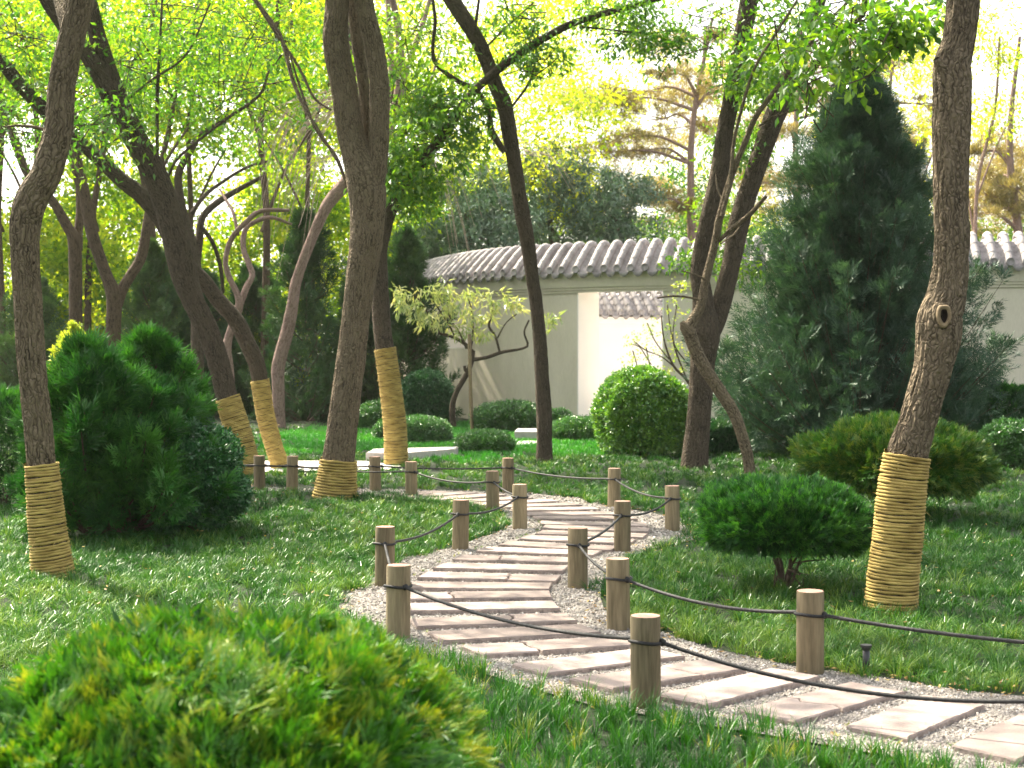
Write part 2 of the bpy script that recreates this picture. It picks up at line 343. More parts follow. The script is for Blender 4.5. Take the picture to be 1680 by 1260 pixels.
# ------------------------------------------------------------------ stepping slabs
QS = [  # back-left, front-left, front-right, back-right of each slab's top, from the near end; crack position along it
 ([(1561,1221),(1670,1247),(1800,1182),(1690,1160)], .62), ([(1386,1188),(1490,1210),(1623,1156),(1512,1138)], 0), ([(1212,1164),(1304,1182),(1486,1134),(1395,1117)], .4),
 ([(1087,1140),(1152,1156),(1348,1109),(1263,1097)], 0), ([(937,1113),(1003,1130),(1233,1097),(1143,1083)], .67), ([(840,1088),(897,1103),(1127,1075),(1060,1060)], 0),
 ([(757,1058),(792,1073),(1068,1057),(1015,1043)], .34), ([(700,1036),(728,1050),(987,1037),(953,1023)], 0), ([(672,1014),(683,1026),(947,1018),(927,1006)], .62),
 ([(664,990),(667,1003),(920,998),(907,986)], 0), ([(663,972),(661,982),(905,980),(903,970)], .33), ([(680,954),(662,964),(903,967),(905,955)], 0),
 ([(700,937),(683,948),(912,953),(921,943)], .64), ([(727,923),(709,932),(923,937),(934,928)], 0), ([(761,908),(739,918),(943,924),(955,914)], .36),
 ([(800,896),(780,904),(972,910),(990,903)], 0), ([(837,886),(817,893),(1003,902),(1015,895)], 0), ([(870,877),(850,884),(1034,891),(1044,884)], .6),
 ([(893,868),(874,875),(1056,881),(1062,874)], 0), ([(893,861),(888,867),(1064,872),(1067,866)], 0), ([(886,853),(889,859),(1064,862),(1058,856)], .7),
 ([(874,846),(884,852),(1050,852),(1030,846)], 0), ([(857,839),(868,845),(1020,844),(998,838)], 0), ([(838,833),(850,838),(990,836),(966,830)], 0),
 ([(808,828),(828,832),(960,829),(930,823)], 0), ([(775,824),(797,828),(924,822),(890,817)], 0), ([(738,820),(764,824),(880,817),(845,812)], 0),
 ([(700,816),(728,820),(836,812),(800,808)], 0), ([(655,813),(690,816),(790,809),(752,806)], 0), ([(612,812),(645,813.5),(742,806.5),(708,804.5)], 0)]
ORD = ['nearest','second','third','fourth','fifth','sixth','seventh','eighth','ninth','tenth','eleventh','twelfth','thirteenth','fourteenth','fifteenth',
 'sixteenth','seventeenth','eighteenth','nineteenth','twentieth','twenty-first','twenty-second','twenty-third','twenty-fourth','twenty-fifth','twenty-sixth','twenty-seventh','twenty-eighth','twenty-ninth','thirtieth']
WHERE = {1:'where it leaves the picture at lower right', 4:'just right of the foreground post', 9:'just above the long sagging rope', 19:'at the widest part of the bend', 29:'vanishing behind the grass at the far left'}
def slab(i, q, crack):
    top = .031
    w = np.array([G(x, y, top) for x, y in q])          # bl, fl, fr, br
    cen = w.mean(0); L1 = (w[3] + w[2] - w[0] - w[1]) / 2; ln = np.linalg.norm(L1); ux = L1 / ln
    uy = np.array([-ux[1], ux[0], 0.]);
    if np.dot(uy, w[0] - w[1]) < 0: uy = -uy
    sh = np.dot((w[0] + w[3] - w[1] - w[2]) / 2, ux)     # skew of the short ends
    wd = .27 + .02 * random.random(); 
    r = random.Random(i * 7 + 1)
    t = thing('paving_slab', '', 'paving slab', (cen[0], cen[1], 0), 'stone slabs laid across the winding gravel path')
    lab = f'{ORD[i]} pink stone slab from the lower right end of the path' + (', cracked across' if crack else ', whole')
    if i == 29: lab = 'farthest pink stone slab at the left end of the visible path'
    t['label'] = lab; t['kind'] = 'thing'
    def piece(a0, a1, e0, e1, nm):
        """outline from a0..a1 along the slab, ragged broken ends e0/e1 are lists of (du) across"""
        n = max(6, int((a1 - a0) * ln / .035)); pts = []
        for k in range(n + 1):
            a_ = a0 + (a1 - a0) * k / n
            pts.append((a_, -.5, .004 * r.uniform(-1, 1)))
        m = len(e1)
        right = [(a1 + e1[k], -.5 + (k + 1) / (m + 1)) for k in range(m)]
        back = [(a1 + (a0 - a1) * k / n, .5, .004 * r.uniform(-1, 1)) for k in range(n + 1)]
        left = [(a0 + e0[m - 1 - k], .5 - (k + 1) / (m + 1)) for k in range(m)]
        def wp(a_, b_, j=0):
            return cen + ux * ((a_ - .5) * ln + b_ * sh * .8) + uy * (b_ * wd + j)
        out = [wp(*x) for x in pts] + [wp(*x) for x in right] + [wp(*x) for x in back] + [wp(*x) for x in left]
        tilt = r.uniform(-.004, .004)
        nn = len(out); c2 = sum(out) / nn
        V = []; 
        for lev, (z, ins) in enumerate(((.0, 0), (top - .006, .0), (top, .006))):
            for k, p in enumerate(out):
                d = c2 - p; d = d / np.linalg.norm(d)
                jz = r.uniform(-.003, .001) if lev == 1 else 0
                jj = r.uniform(-.003, .005) if lev == 0 else 0
                V.append((*(p[:2] + d[:2] * (ins + jj)), z + jz + (tilt if lev else 0)))
        F = [[lv * nn + k, lv * nn + (k + 1) % nn, (lv + 1) * nn + (k + 1) % nn, (lv + 1) * nn + k] for lv in (0, 1) for k in range(nn)]
        F.append([2 * nn + k for k in range(nn)])
        o = pymesh(nm, V, F, M['slab'], t)
        o.data.materials.append(M['slab_side'])
        for k, p in enumerate(o.data.polygons):
            if k < nn: p.material_index = 1
    flat = [0.0] * 5
    if crack:
        e = [r.uniform(-.012, .012) + (k - 2) * .012 * r.choice((-1, 1)) for k in range(5)]
        g = .006 / ln * 1.2
        piece(0, crack - g, flat, e, 'slab_piece'); piece(crack + g, 1, e, flat, 'slab_piece')
    else: piece(0, 1, flat, flat, 'slab_block')
for i, (q, c) in enumerate(QS): slab(i, q, c)

# ------------------------------------------------------------------ posts and ropes
PH, PR = .40, .0655
def post(px, py, label, h=PH, r=PR):
    g = G(px, py); t = thing('wooden_post', label, 'post', (g[0], g[1], 0), 'round wooden posts carrying the path rope')
    bm = bmesh.new(); n = 28; k = random.Random(int(px)); lean = (k.uniform(-.008, .008), k.uniform(-.008, .008))
    rings = [(-.05, r * 1.01), (h * .25, r * 1.005), (h * .6, r), (h - .008, r * .995), (h - .001, r * .955)]
    vr = [[bm.verts.new((g[0] + lean[0] * z / h + rr * math.cos(2 * PI * j / n) * (1 + .012 * math.sin(3 * 2 * PI * j / n + px)), g[1] + lean[1] * z / h + rr * math.sin(2 * PI * j / n), z)) for j in range(n)] for z, rr in rings]
    for a_, b_ in zip(vr, vr[1:]):
        for j in range(n): bm.faces.new((a_[j], a_[(j + 1) % n], b_[(j + 1) % n], b_[j]))
    bmobj('post_shaft', bm, M['post'], t, True)
    bm = bmesh.new(); vs = [bm.verts.new((g[0] + lean[0] + r * .955 * math.cos(2 * PI * j / n), g[1] + lean[1] + r * .955 * math.sin(2 * PI * j / n), h - .001)) for j in range(n)]
    c = bm.verts.new((g[0] + lean[0], g[1] + lean[1], h + .002))
    for j in range(n): bm.faces.new((vs[j], vs[(j + 1) % n], c))
    bmobj('post_top', bm, M['post_top'], t)
    # a drying crack on the side facing the path
    return np.array([g[0], g[1], 0])
near = [post(1960, 1262, 'wooden post beyond the right edge nearest the camera')] if False else [G(1960, 1262)]
NP = [(1060,1160,'tallest nearest wooden post with bright salmon top, in the foreground right of centre'),(653,1048,'wooden post at the left bend of the path, the nearer of a close pair'),
 (631,962,'wooden post just behind and left of the nearer left-bend post'),(755,902,'wooden post with reddish top on the left gravel edge below the big forked tree'),
 (853,868,'wooden post at the inner corner of the far bend, left of the slabs'),(809,838,'wooden post just left of and behind the inner corner post of the far bend'),
 (675,817,'wooden post behind the path to the right of the rope-wrapped forked tree'),(479,805,'wooden post between the two leaning trees and the forked tree, the nearer one')]
for x, y, l in NP: near.append(post(x, y, l))
near.append(G(330, 800))
far = [G(1850, 1180)]
FP = [(1329,1105,'large wooden post beside the small black garden light'),(1015,1033,'wooden post right of the narrow path waist, front of three'),(948,965,'wooden post standing at the right slab ends in mid path'),
 (1021,905,'wooden post inside the right bend behind the mid path post'),(1103,871,'wooden post at the outermost right of the far bend'),(1007,832,'wooden post on the grass edge behind the far bend'),
 (834,809,'wooden post farthest back at centre, behind the corner pair'),(616,806,'wooden post immediately right of the forked tree base'),(426,804,'leftmost wooden post, beside the leaning wrapped tree')]
for x, y, l in FP: far.append(post(x, y, l))
far.append(G(250, 798))
def rope(name, label, pts, sags, side):
    t = thing(name, label, 'rope', (pts[1][0], pts[1][1], 0))
    hz = PH * .72; rr = .0092
    for i, (a_, b_) in enumerate(zip(pts, pts[1:])):
        a3 = np.array([a_[0], a_[1], hz]); b3 = np.array([b_[0], b_[1], hz]); d = b3 - a3; L = np.linalg.norm(d); d /= L
        a3 = a3 + d * PR; b3 = b3 - d * PR; s = np.linspace(0, 1, 44)
        p = a3 + (b3 - a3) * s[:, None]; p[:, 2] -= sags[i] * 4 * s * (1 - s)
        ac = Acc(); th = np.arange(44) * 0
        tube(ac, spline(p, 120), rr * (1 + .08 * np.sin(np.linspace(0, L / .02, 120) * 3.14)), 8)
        ac.build('rope_span', M['cord'], t)
    for i in range(1, len(pts) - 1):
        c = pts[i]; prev = unit(pts[i - 1] - c); nx = unit(pts[i + 1] - c)
        # collar round the post and a knot where the next span leaves
        ac = Acc(); th = np.linspace(0, 2 * PI, 30)
        ring = np.stack([c[0] + (PR + rr * .7) * np.cos(th), c[1] + (PR + rr * .7) * np.sin(th), hz + .004 * np.sin(2 * th)], -1)
        tube(ac, ring, np.full(30, rr * .85), 8)
        col = ac.build('rope_collar', M['cord'], t)
        for dd in (nx, prev):
            bm = bmesh.new(); bmesh.ops.create_icosphere(bm, subdivisions=2, radius=.017)
            for v in bm.verts:
                v.co += Vector((c[0] + dd[0] * (PR + .010), c[1] + dd[1] * (PR + .010), hz)); v.co.z += .003 * math.sin(v.co.x * 600)
            bmobj('rope_knot', bm, M['cord'], col, True)
rope('guard_rope', 'black rope sagging between posts along the near left side of the path', near, [.13,.055,.03,.05,.05,.02,.05,.03,.02], 1)
rope('guard_rope', 'black rope sagging between posts along the far right side of the path', far, [.02,.05,.03,.03,.05,.05,.035,.02,.02,.01], 1)

# dry leaves lying on the gravel edges
def fallen():
    r = np.random.default_rng(17); ac = Acc(); p = GR[r.integers(0, len(GR), 700)]; q = np.roll(GR, -1, 0)[r.integers(0, len(GR), 700)]
    i = r.integers(0, len(GR) - 1, 900); t_ = r.random(900)[:, None]; p = GR[i] * (1 - t_) + GR[i + 1] * t_ + r.normal(0, .09, (900, 2)); p = p[(p[:, 1] > 4.5) & (p[:, 1] < 19)]
    k_ = len(p); p2 = np.c_[r.uniform(-4.5, 4.5, 520), r.uniform(6, 17, 520)]; p = np.vstack([p, p2[~inpoly(p2, GR)]])
    n = len(p); hh = np.where(np.arange(n) < k_, r.uniform(.012, .03, n), r.uniform(.05, .095, n)); c = np.c_[p, hh]; d = rdir(r, n); d[:, 2] *= .2; nr = np.array([0, 0, 1.]) + r.normal(0, .3, (n, 3))
    leafq(ac, c, d, nr, r.uniform(.018, .045, n), r.uniform(.010, .02, n), r.random(n), -.15)
    m = leafmat('dry_leaves', (.10, .05, .02), (.28, .17, .06), (.45, .36, .14), .2, .03, .5, 1)
    tag(ac.build('fallen_leaves', m, None, False), 'small dry brown leaves scattered along the gravel edges', 'leaves', kind='stuff')
fallen()
# small black garden light
g = G(1421, 1107); t = thing('garden_light', 'small black metal spike light in the grass beside the large right post', 'garden light', (g[0], g[1], 0))
bm = bmesh.new()
bmesh.ops.create_cone(bm, cap_ends=True, segments=20, radius1=.016, radius2=.017, depth=.14, matrix=__import__('mathutils').Matrix.Translation((g[0], g[1], .06)))
bmobj('light_body', bm, M['metal'], t, True)
bm = bmesh.new()
for z, r1, r2, d in ((.126, .019, .026, .016), (.139, .027, .027, .010)):
    bmesh.ops.create_cone(bm, cap_ends=True, segments=20, radius1=r1, radius2=r2, depth=d, matrix=__import__('mathutils').Matrix.Translation((g[0], g[1], z)))
bmobj('light_head', bm, M['metal'], t)

# stone blocks by the lawn
def block(name, label, corners, h, cat='stone slab'):
    g0 = np.mean([G(x, y)[:2] for x, y in corners], 0)
    bm = bmesh.new(); lo = [bm.verts.new((*G(x, y)[:2], -.02)) for x, y in corners]; f = bm.faces.new(lo)
    r = bmesh.ops.extrude_face_region(bm, geom=[f]); bmesh.ops.translate(bm, verts=[v for v in r['geom'] if isinstance(v, bmesh.types.BMVert)], vec=(0, 0, h + .02))
    bmesh.ops.recalc_face_normals(bm, faces=bm.faces)
    bmesh.ops.bevel(bm, geom=bm.edges[:], offset=.012, segments=2, affect='EDGES')
    for v in bm.verts: v.co.x -= g0[0]; v.co.y -= g0[1]
    o = bmobj(name, bm, M['paving'], loc=(g0[0], g0[1], 0)); tag(o, label, cat); return o
block('stone_step', 'low wide pale stone step on the lawn behind the wrapped slim tree', [(600,757),(655,758),(745,750),(752,746),(612,750)], .13)
block('stone_block', 'short grey stone block between clipped shrubs near the wall opening', [(844,722),(905,722),(905,716),(848,716)], .16)
block('stone_step', 'flat pale stepping stone in front of the short grey stone block', [(846,733),(880,731),(905,726),(850,727)], .04)

# ------------------------------------------------------------------ garden wall
def wallpath(pts, n=600):
    p = spline(np.array([[x, y, 0] for x, y in pts]), n); return p
class Wall:
    def __init__(s, pts, flip=1):
        s.p = wallpath(pts); d = np.diff(s.p, axis=0); s.s = np.r_[0, np.cumsum(np.linalg.norm(d, axis=1))]
        T = unit(np.gradient(s.p, axis=0)); s.T = T; s.Nn = np.stack([T[:, 1], -T[:, 0], T[:, 2] * 0], -1)  # towards camera for left-to-right paths
    def at(s, q, off, z):
        x = np.interp(q, s.s, s.p[:, 0]); y = np.interp(q, s.s, s.p[:, 1]); nx = np.interp(q, s.s, s.Nn[:, 0]); ny = np.interp(q, s.s, s.Nn[:, 1])
        return np.stack([x + nx * off, y + ny * off, np.broadcast_to(z, np.shape(x))], -1)
    def s_at_px(s, px, off=0):
        X = (s.p[:, 0] + s.Nn[:, 0] * off) / (s.p[:, 1] + s.Nn[:, 1] * off) * FPX + 840; return float(np.interp(px, X, s.s))
    def prism(s, ac, s0, s1, prof):
        """sweep a closed profile [(off,z)..] between s0 and s1, with end caps (profile must have 4 corners or is fanned)"""
        n = max(2, int((s1 - s0) / .15) + 1); q = np.linspace(s0, s1, n); k = len(prof)
        v = np.stack([s.at(q, o, z) for o, z in prof], 1)     # n,k,3
        i = np.arange(n * k).reshape(n, k); a_, b_ = i[:-1], i[1:]
        f = np.stack([a_, np.roll(a_, -1, 1), np.roll(b_, -1, 1), b_], -1).reshape(-1, 4)
        ac.add(v.reshape(-1, 3), f)
        if k == 4:
            ac.add(v[0], [[3, 2, 1, 0]]); ac.add(v[-1], [[0, 1, 2, 3]])
def roof(w, s0, s1, ze, rise, hw, parent, pitch=.335, rad=.086):
    rr_ = .20; zf = lambda u: ze + rise * (1 - (np.sqrt(np.square(u) + rr_ ** 2) - rr_) / (math.sqrt(hw * hw + rr_ ** 2) - rr_))
    # pan tiles
    n = int((s1 - s0) / pitch * 8); q = np.linspace(s0, s1, n); us = np.linspace(-hw, hw, 57); ac = Acc()
    rows = []
    for k, u in enumerate(us):
        saw = .022 * ((abs(u) / .14) % 1)
        z = zf(u) + .004 + saw - .065 + .05 * np.cos(2 * PI * (q - s0) / pitch)
        rows.append(w.at(q, u, z))
    v = np.stack(rows, 0); i = np.arange(v.shape[0] * n).reshape(v.shape[0], n)
    ac.add(v.reshape(-1, 3), np.stack([i[:-1, :-1], i[:-1, 1:], i[1:, 1:], i[1:, :-1]], -1).reshape(-1, 4))
    w.prism(ac, s0, s1, [(hw - .03, ze - .06), (hw - .10, ze - .03), (-hw + .10, ze - .03), (-hw + .03, ze - .06)])
    rf = ac.build('tile_roof', M['tile'], parent, False)
    # round cover tiles, rolling over the ridge
    cc = Acc(); dd = Acc()
    for k in range(int((s1 - s0) / pitch) + 1):
        sc = s0 + k * pitch; u = np.linspace(hw + .05, -hw, 150); 
        pth = w.at(np.full(150, sc), u, zf(np.minimum(np.abs(u), hw * 1.02)) + .035)
        arc = np.r_[0, np.cumsum(np.linalg.norm(np.diff(pth, axis=0), axis=1))]
        jit = 1 + .03 * math.sin(k * 12.9)
        rad_ = rad * jit * (1.06 - .13 * ((arc / .28) % 1))
        tube(cc, pth, rad_, 12)
        # end disc + rim
        T = unit(pth[0] - pth[1]); sd = w.at(np.array([sc + .1]), u[0], pth[0][2])[0] - pth[0]; sd = unit(sd); up = np.cross(sd, T); up = up if up[2] > 0 else -up
        th = np.linspace(0, 2 * PI, 17)[:-1]
        o1 = pth[0] + (np.cos(th)[:, None] * sd + np.sin(th)[:, None] * up) * rad * 1.1
        rings = [o1 - T * .05, o1 + T * .005, pth[0] + (o1 - pth[0]) * .78 + T * .005, pth[0] + (o1 - pth[0]) * .72 - T * .004, pth[0] + (o1 - pth[0]) * .02 - T * .004]
        v = np.stack(rings, 0); i = np.arange(v.shape[0] * 16).reshape(v.shape[0], 16)
        cc.add(v.reshape(-1, 3), np.stack([i[:-1], np.roll(i[:-1], -1, 1), np.roll(i[1:], -1, 1), i[1:]], -1).reshape(-1, 4))
        # drip tile: pointed tongue below the valley between two covers
        sm = sc + pitch / 2; tt = np.linspace(-1, 1, 11); hwid = .145
        cross = .075 * (1 - tt ** 2)
        topz = ze - .02 - cross; botz = topz - .09 * (1 - np.abs(tt) ** 2.2) - .008
        fr = [w.at(sm + tt * hwid, hw + .035, topz), w.at(sm + tt * hwid, hw + .05, botz), w.at(sm + tt * hwid, hw + .03, botz), w.at(sm + tt * hwid, hw + .015, topz), w.at(sm + tt * hwid, hw - .2, topz + .13)]
        v = np.stack(fr, 0); i = np.arange(v.shape[0] * 11).reshape(v.shape[0], 11)
        dd.add(v.reshape(-1, 3), np.stack([i[:-1, :-1], i[:-1, 1:], i[1:, 1:], i[1:, :-1]], -1).reshape(-1, 4))
    cc.build('cover_tiles', M['tile'], rf); dd.build('drip_tiles', M['tile'], rf)
WP = [(-3.6,44.5),(-3.2,40.5),(-2.45,36.6),(-1.2,33.6),(.15,31.75),(1.53,30.7),(2.6,30.15),(4.2,29.5),(6.5,28.9),(10.5,28.3),(16,28.0)]
w = Wall([(x, y * KD) for x, y in WP]); wt = thing('garden_wall', 'long curved grey plaster garden wall with tiled roof and tall door opening', 'wall', (1.5, 36.3, 0))
ZE = 3.62; RISE = .62; HW = .74; TH = .47
sA, sB = w.s_at_px(947, TH), w.s_at_px(1089, TH); sE = w.s[-1]
wz0, wz1 = w.s_at_px(733, TH), w.s_at_px(768, TH)
topz = 3.20; ac = Acc()
def body(s0, s1, z0, z1): w.prism(ac, s0, s1, [(TH, z0), (TH, z1), (-TH, z1), (-TH, z0)])
zc = ZE - .02
zs = float(P(755, 572, 33.5 * KD)[2]); zt = float(P(755, 532, 33.5 * KD)[2])
body(0, wz0, -.1, zc); body(wz0, wz1, -.1, zs); body(wz0, wz1, zt, zc); body(wz1, sA, -.1, zc); body(sA, sB, topz, zc); body(sB, sE, -.1, zc)
wb = ac.build('wall_body', M['plaster'], wt, False)
ac = Acc()
for a0, a1 in ((0, sE),):
    w.prism(ac, a0, a1, [(TH + .12, ZE - .40), (TH + .22, ZE - .05), (TH + .003, ZE - .05), (TH + .003, ZE - .40)])
    w.prism(ac, a0, a1, [(TH + .085, ZE - .455), (TH + .085, ZE - .403), (TH + .003, ZE - .403), (TH + .003, ZE - .455)])
    w.prism(ac, a0, a1, [(TH + .045, ZE - .52), (TH + .045, ZE - .458), (TH + .003, ZE - .458), (TH + .003, ZE - .52)])
ac.build('cornice', M['plaster'], wt, False)
# plaster lining of the opening, lit look put into its colour
ac = Acc()
def lining(s0, s1, z0, z1): w.prism(ac, s0, s1, [(TH + .006, z0), (TH + .006, z1), (-TH - .006, z1), (-TH - .006, z0)])
lining(sA, sA + .03, -.05, topz - .025); lining(sB - .03, sB, -.05, topz - .025); lining(sA, sB, topz - .025, topz - .001)
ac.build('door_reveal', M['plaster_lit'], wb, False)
ac = Acc(); lining(wz0, wz0 + .03, zs + .03, zt); lining(wz1 - .03, wz1, zs + .03, zt); lining(wz0, wz1, zs, zs + .03)
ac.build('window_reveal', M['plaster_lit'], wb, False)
roof(w, 0.1, sE, ZE, RISE, HW, wt)
wt['kind'] = 'thing'
# inner courtyard wall
w2 = Wall([(x, y * KD) for x, y in [(.2, 35.7), (1.8, 36.2), (3.4, 36.8), (6.0, 37.7), (9, 38.8)]]); t2 = thing('courtyard_wall', 'plaster courtyard wall painted bright as if sunlit, with tiled roof seen through the door opening', 'wall', (3, 43.5, 0))
t2['kind'] = 'thing'; ac = Acc(); w2.prism(ac, 0, w2.s[-1], [(.3, -.1), (.3, 2.78), (-.3, 2.78), (-.3, -.1)])
w2.prism(ac, 0, w2.s[-1], [(.42, 2.55), (.50, 2.74), (.303, 2.74), (.303, 2.55)]); w2.prism(ac, 0, w2.s[-1], [(.36, 2.47), (.36, 2.547), (.303, 2.547), (.303, 2.47)])
ac.build('wall_body', M['plaster_lit'], t2, False)  # sunlit brightness comes from the plaster colour
roof(w2, .1, w2.s[-1], 2.86, .62, .66, t2, .335, .086)

# ------------------------------------------------------------------ trees
def wrap_rope(parent, s, z_sel, pitch=.021, seed=0, label=None, fuzz=160):
    """coils round the limb s (Nx4) between indices"""
    a0, a1 = z_sel; seg = s[a0:a1]; arc = np.r_[0, np.cumsum(np.linalg.norm(np.diff(seg[:, :3], axis=0), axis=1))]; L = arc[-1]
    turns = int(L / pitch); n = turns * 40; q = np.linspace(0, L, n); r = np.random.default_rng(seed + 50)
    T = unit(np.gradient(seg[:, :3], axis=0)); Ti = np.stack([np.interp(q, arc, T[:, k]) for k in range(3)], -1)
    c = np.stack([np.interp(q, arc, seg[:, k]) for k in range(3)], -1); rr = np.interp(q, arc, seg[:, 3])
    U = unit(np.cross(Ti, np.array([0, 1., 0]))); V = np.cross(Ti, U); th = np.linspace(0, turns * 2 * PI, n)
    wob = vnoise(np.stack([np.cos(th) * 2, np.sin(th) * 2, np.round(th / (2 * PI)) * 5.3 + seed], -1)) - .5
    w1 = (vnoise(np.stack([th * .35, th * 0 + seed, th * 0], -1)) - .5)
    p = c + (U * np.cos(th)[:, None] + V * np.sin(th)[:, None]) * (rr * 1.02 + pitch * .42 + wob * pitch * .3)[:, None] + Ti * ((wob * .32 + w1 * .4) * pitch)[:, None]
    ac = Acc(); pr = pitch * .505 * (1 + .12 * np.sin(np.arange(n) * 1.3) + .2 * w1)
    tube(ac, p, pr, 6, tone=.5)
    # inner sleeve so that the bark does not show through, and loose straw ends
    k = r.integers(0, n, fuzz); d = unit(unit(p[k] - c[k]) * .5 + rdir(r, fuzz) + np.array([0, 0, -.2]))
    leafq(ac, p[k], d, rdir(r, fuzz), r.uniform(.02, .07, fuzz) * (pitch / .021), .006 * pitch / .021, np.full(fuzz, .5))
    o = ac.build('straw_rope_wrap', M['rope'], parent)
    if label: o['label'] = label
def tree(name, label, cat, main, Y, group=None, limbs=(), mat='bark', seg=24, disp=.006, seed=0, wrap=None, leaves=(), lmat='lf_tree', twigs=(), freq=34, step=.05, dY=0, flare=0):
    base = P(main[0][0], main[0][1], Y); t = thing(name, label, cat, (base[0], base[1], 0), group)
    ac = Acc(); m2 = list(main); b0 = main[0]; dy = (FPX * CH / Y) * .06
    m2 = [(b0[0] - (main[1][0] - b0[0]) * .1, b0[1] + dy, b0[2] * 1.06)] + m2
    L = sum(math.hypot(m2[i + 1][0] - m2[i][0], m2[i + 1][1] - m2[i][1]) for i in range(len(m2) - 1)) * Y / FPX
    m2 = [(m2[0][0], m2[0][1], m2[0][2] * 1.22), (m2[1][0], m2[1][1], m2[1][2] * 1.06)] + m2[2:]
    s = pxtube(ac, m2, Y, n=int(L / step), seg=seg, disp=disp, seed=seed, freq=freq, dY=dY)
    ac.build('trunk', M[mat], t)
    for lb in limbs:
        pts, y0, dy_, sg, dp = lb
        ac = Acc(); pxtube(ac, pts, y0, seg=sg, disp=dp, seed=seed + 1, dY=dy_, freq=freq); ac.build('branch', M[mat], t)
    if wrap:
        # indices where screen y is between wrap top and base
        zt_ = P(840, wrap[0], Y)[2]; k1 = int(np.searchsorted(s[:, 2], zt_)); k0 = int(np.searchsorted(s[:, 2], wrap[2] if len(wrap) > 2 else .0))
        wrap_rope(t, s, (k0, k1), wrap[1], seed)
    if leaves:
        ac = Acc(); r = np.random.default_rng(seed + 900)
        tws = []
        for b in leaves:
            c, rad, n, per = b[:4]
            if isinstance(c, tuple): c = np.array([c[0], c[1] * KD, c[2]])
            o = b[4] if len(b) > 4 else {}
            if rad[0] > 2: n = int(n * .52)
            cen, out = blob_pts(r, c, rad, n, .25)
            foliage(ac, r, cen, out, per, o.get('spread', .30), o.get('L', .10), o.get('W', .042), o.get('tone', .5), o.get('tv', .16), updir=-.25, outdir=.5, upn=1.3)
            if o.get('twig', 1):
                for k in range(0, n, max(1, n // 12)):
                    q = np.asarray(c) + (np.asarray(c) - cen[k]) * .5 + r.normal(0, .2, 3)
                    pp = spline(np.array([q, (q + cen[k]) / 2 + r.normal(0, .12, 3), cen[k]]), 7); tws.append(pp)
        cr = ac.build('crown', M[lmat], t, False)
        for pp in tws[:95]:
            tw = Acc(); tube(tw, pp, np.linspace(.009, .003, 7), 4); tw.build('twig', M[mat], cr)
    return t, s
def B(px, py, Y, r): return (P(px, py, Y * KD), (r, r, r * .6))
GT = 'straw rope wrapped trees beside the path'
YT1 = gY(946)
tree('wrapped_tree', 'thick rough trunk at far left, straw rope round its foot, kinked above head height', 'tree',
 [(87,946,60),(82,900,56),(76,850,52),(68,756,46),(62,690,45),(52,598,45),(46,500,46),(41,420,46),(43,357,50),(56,318,50),(75,286,48),(95,214,46),(101,143,44),(116,71,43),(133,0,42),(150,-90,40),(175,-260,34),(190,-430,22)], YT1, GT,
 seg=110, disp=.010, freq=30, step=.016, seed=1, wrap=(757,.021), mat='bark',
 limbs=[([(116,60,26),(80,-60,22),(20,-200,16),(-60,-360,8)], YT1, 1.5, 14, .004), ([(178,-250,24),(260,-380,16),(400,-520,8)], YT1, -1, 12, .004), ([(5,208,3),(40,206,5),(75,213,7)], YT1 + .1, 0, 6, 0)],
 leaves=[((-2.6,9.5,6.6),(2.6,2.4,1.5),480,26), ((-6.0,8.0,6.4),(2.2,2.4,1.5),420,26), ((-3.6,5.2,6.4),(2.4,2.0,1.3),380,26)])
YT2 = gY(783)
tree('wrapped_tree', 'long dark trunk leaning left from its straw wrapped foot beside the leftmost post', 'tree',
 [(405,783,38),(399,741,40),(385,690,38),(372,648,36),(349,563,36),(316,491,38),(299,440,43),(279,357,42),(254,286,41),(215,214,38),(186,143,32),(163,71,29),(148,10,26),(125,-80,22),(90,-220,14)], YT2, GT,
 seg=48, disp=.009, freq=24, step=.04, seed=2, wrap=(648,.022), mat='bark_dark',
 limbs=[([(184,165,30),(168,132,29),(143,89,27),(107,43,27),(75,-5,25),(30,-90,18),(-20,-190,8)], YT2, -.5, 20, .006),
        ([(275,293,4),(290,262,5),(324,232,5),(371,196,5),(425,157,5),(440,120,4),(462,90,3)], YT2 + .1, .6, 6, 0), ([(207,165,4),(250,130,4),(305,90,4),(345,5,3)], YT2 + .1, .5, 6, 0), ([(258,258,6),(258,160,6),(262,80,5),(266,0,4)], YT2 + .3, .6, 6, 0)],
 leaves=[((-6.5,15.5,8.6),(2.6,2.6,1.5),440,24), ((-2.6,15.0,8.9),(2.6,2.4,1.5),440,24), (*B(375,170,17.5,1.5),80,20,{'spread':.28}), (*B(230,110,17,1.3),80,20,{'spread':.28}), (*B(420,60,18.5,1.4),70,20,{'spread':.28}), (*B(300,30,18,1.3),60,20,{'spread':.28}), (*B(165,215,16,.8),40,18,{'spread':.35})])
YT3 = gY(769)
tree('wrapped_tree', 'slimmer trunk leaning left just right of the dark leaning trunk, pale straw wrap', 'tree',
 [(461,769,26),(452,741,25),(437,688,26),(429,640,26),(421,598,27),(404,559,27),(386,524,27),(357,491,26),(336,463,25),(305,430,25),(280,390,26),(257,350,26),(232,321,28),(200,296,25),(171,268,23),(143,243,23),(118,225,22),(71,178,23),(36,143,22),(0,100,21),(-60,50,18),(-140,-60,10)], YT3, GT,
 seg=36, disp=.007, freq=24, step=.04, seed=3, wrap=(622,.022), mat='bark_dark',
 leaves=[((-9.2,17.5,6.6),(2.4,2.4,1.6),300,22), (*B(120,150,18.5,1.2),70,20,{'spread':.28}), (*B(20,60,17.7,1.3),70,20,{'spread':.28}), (*B(30,220,18.5,1.0),50,18,{'spread':.35})])
YT4 = gY(817)
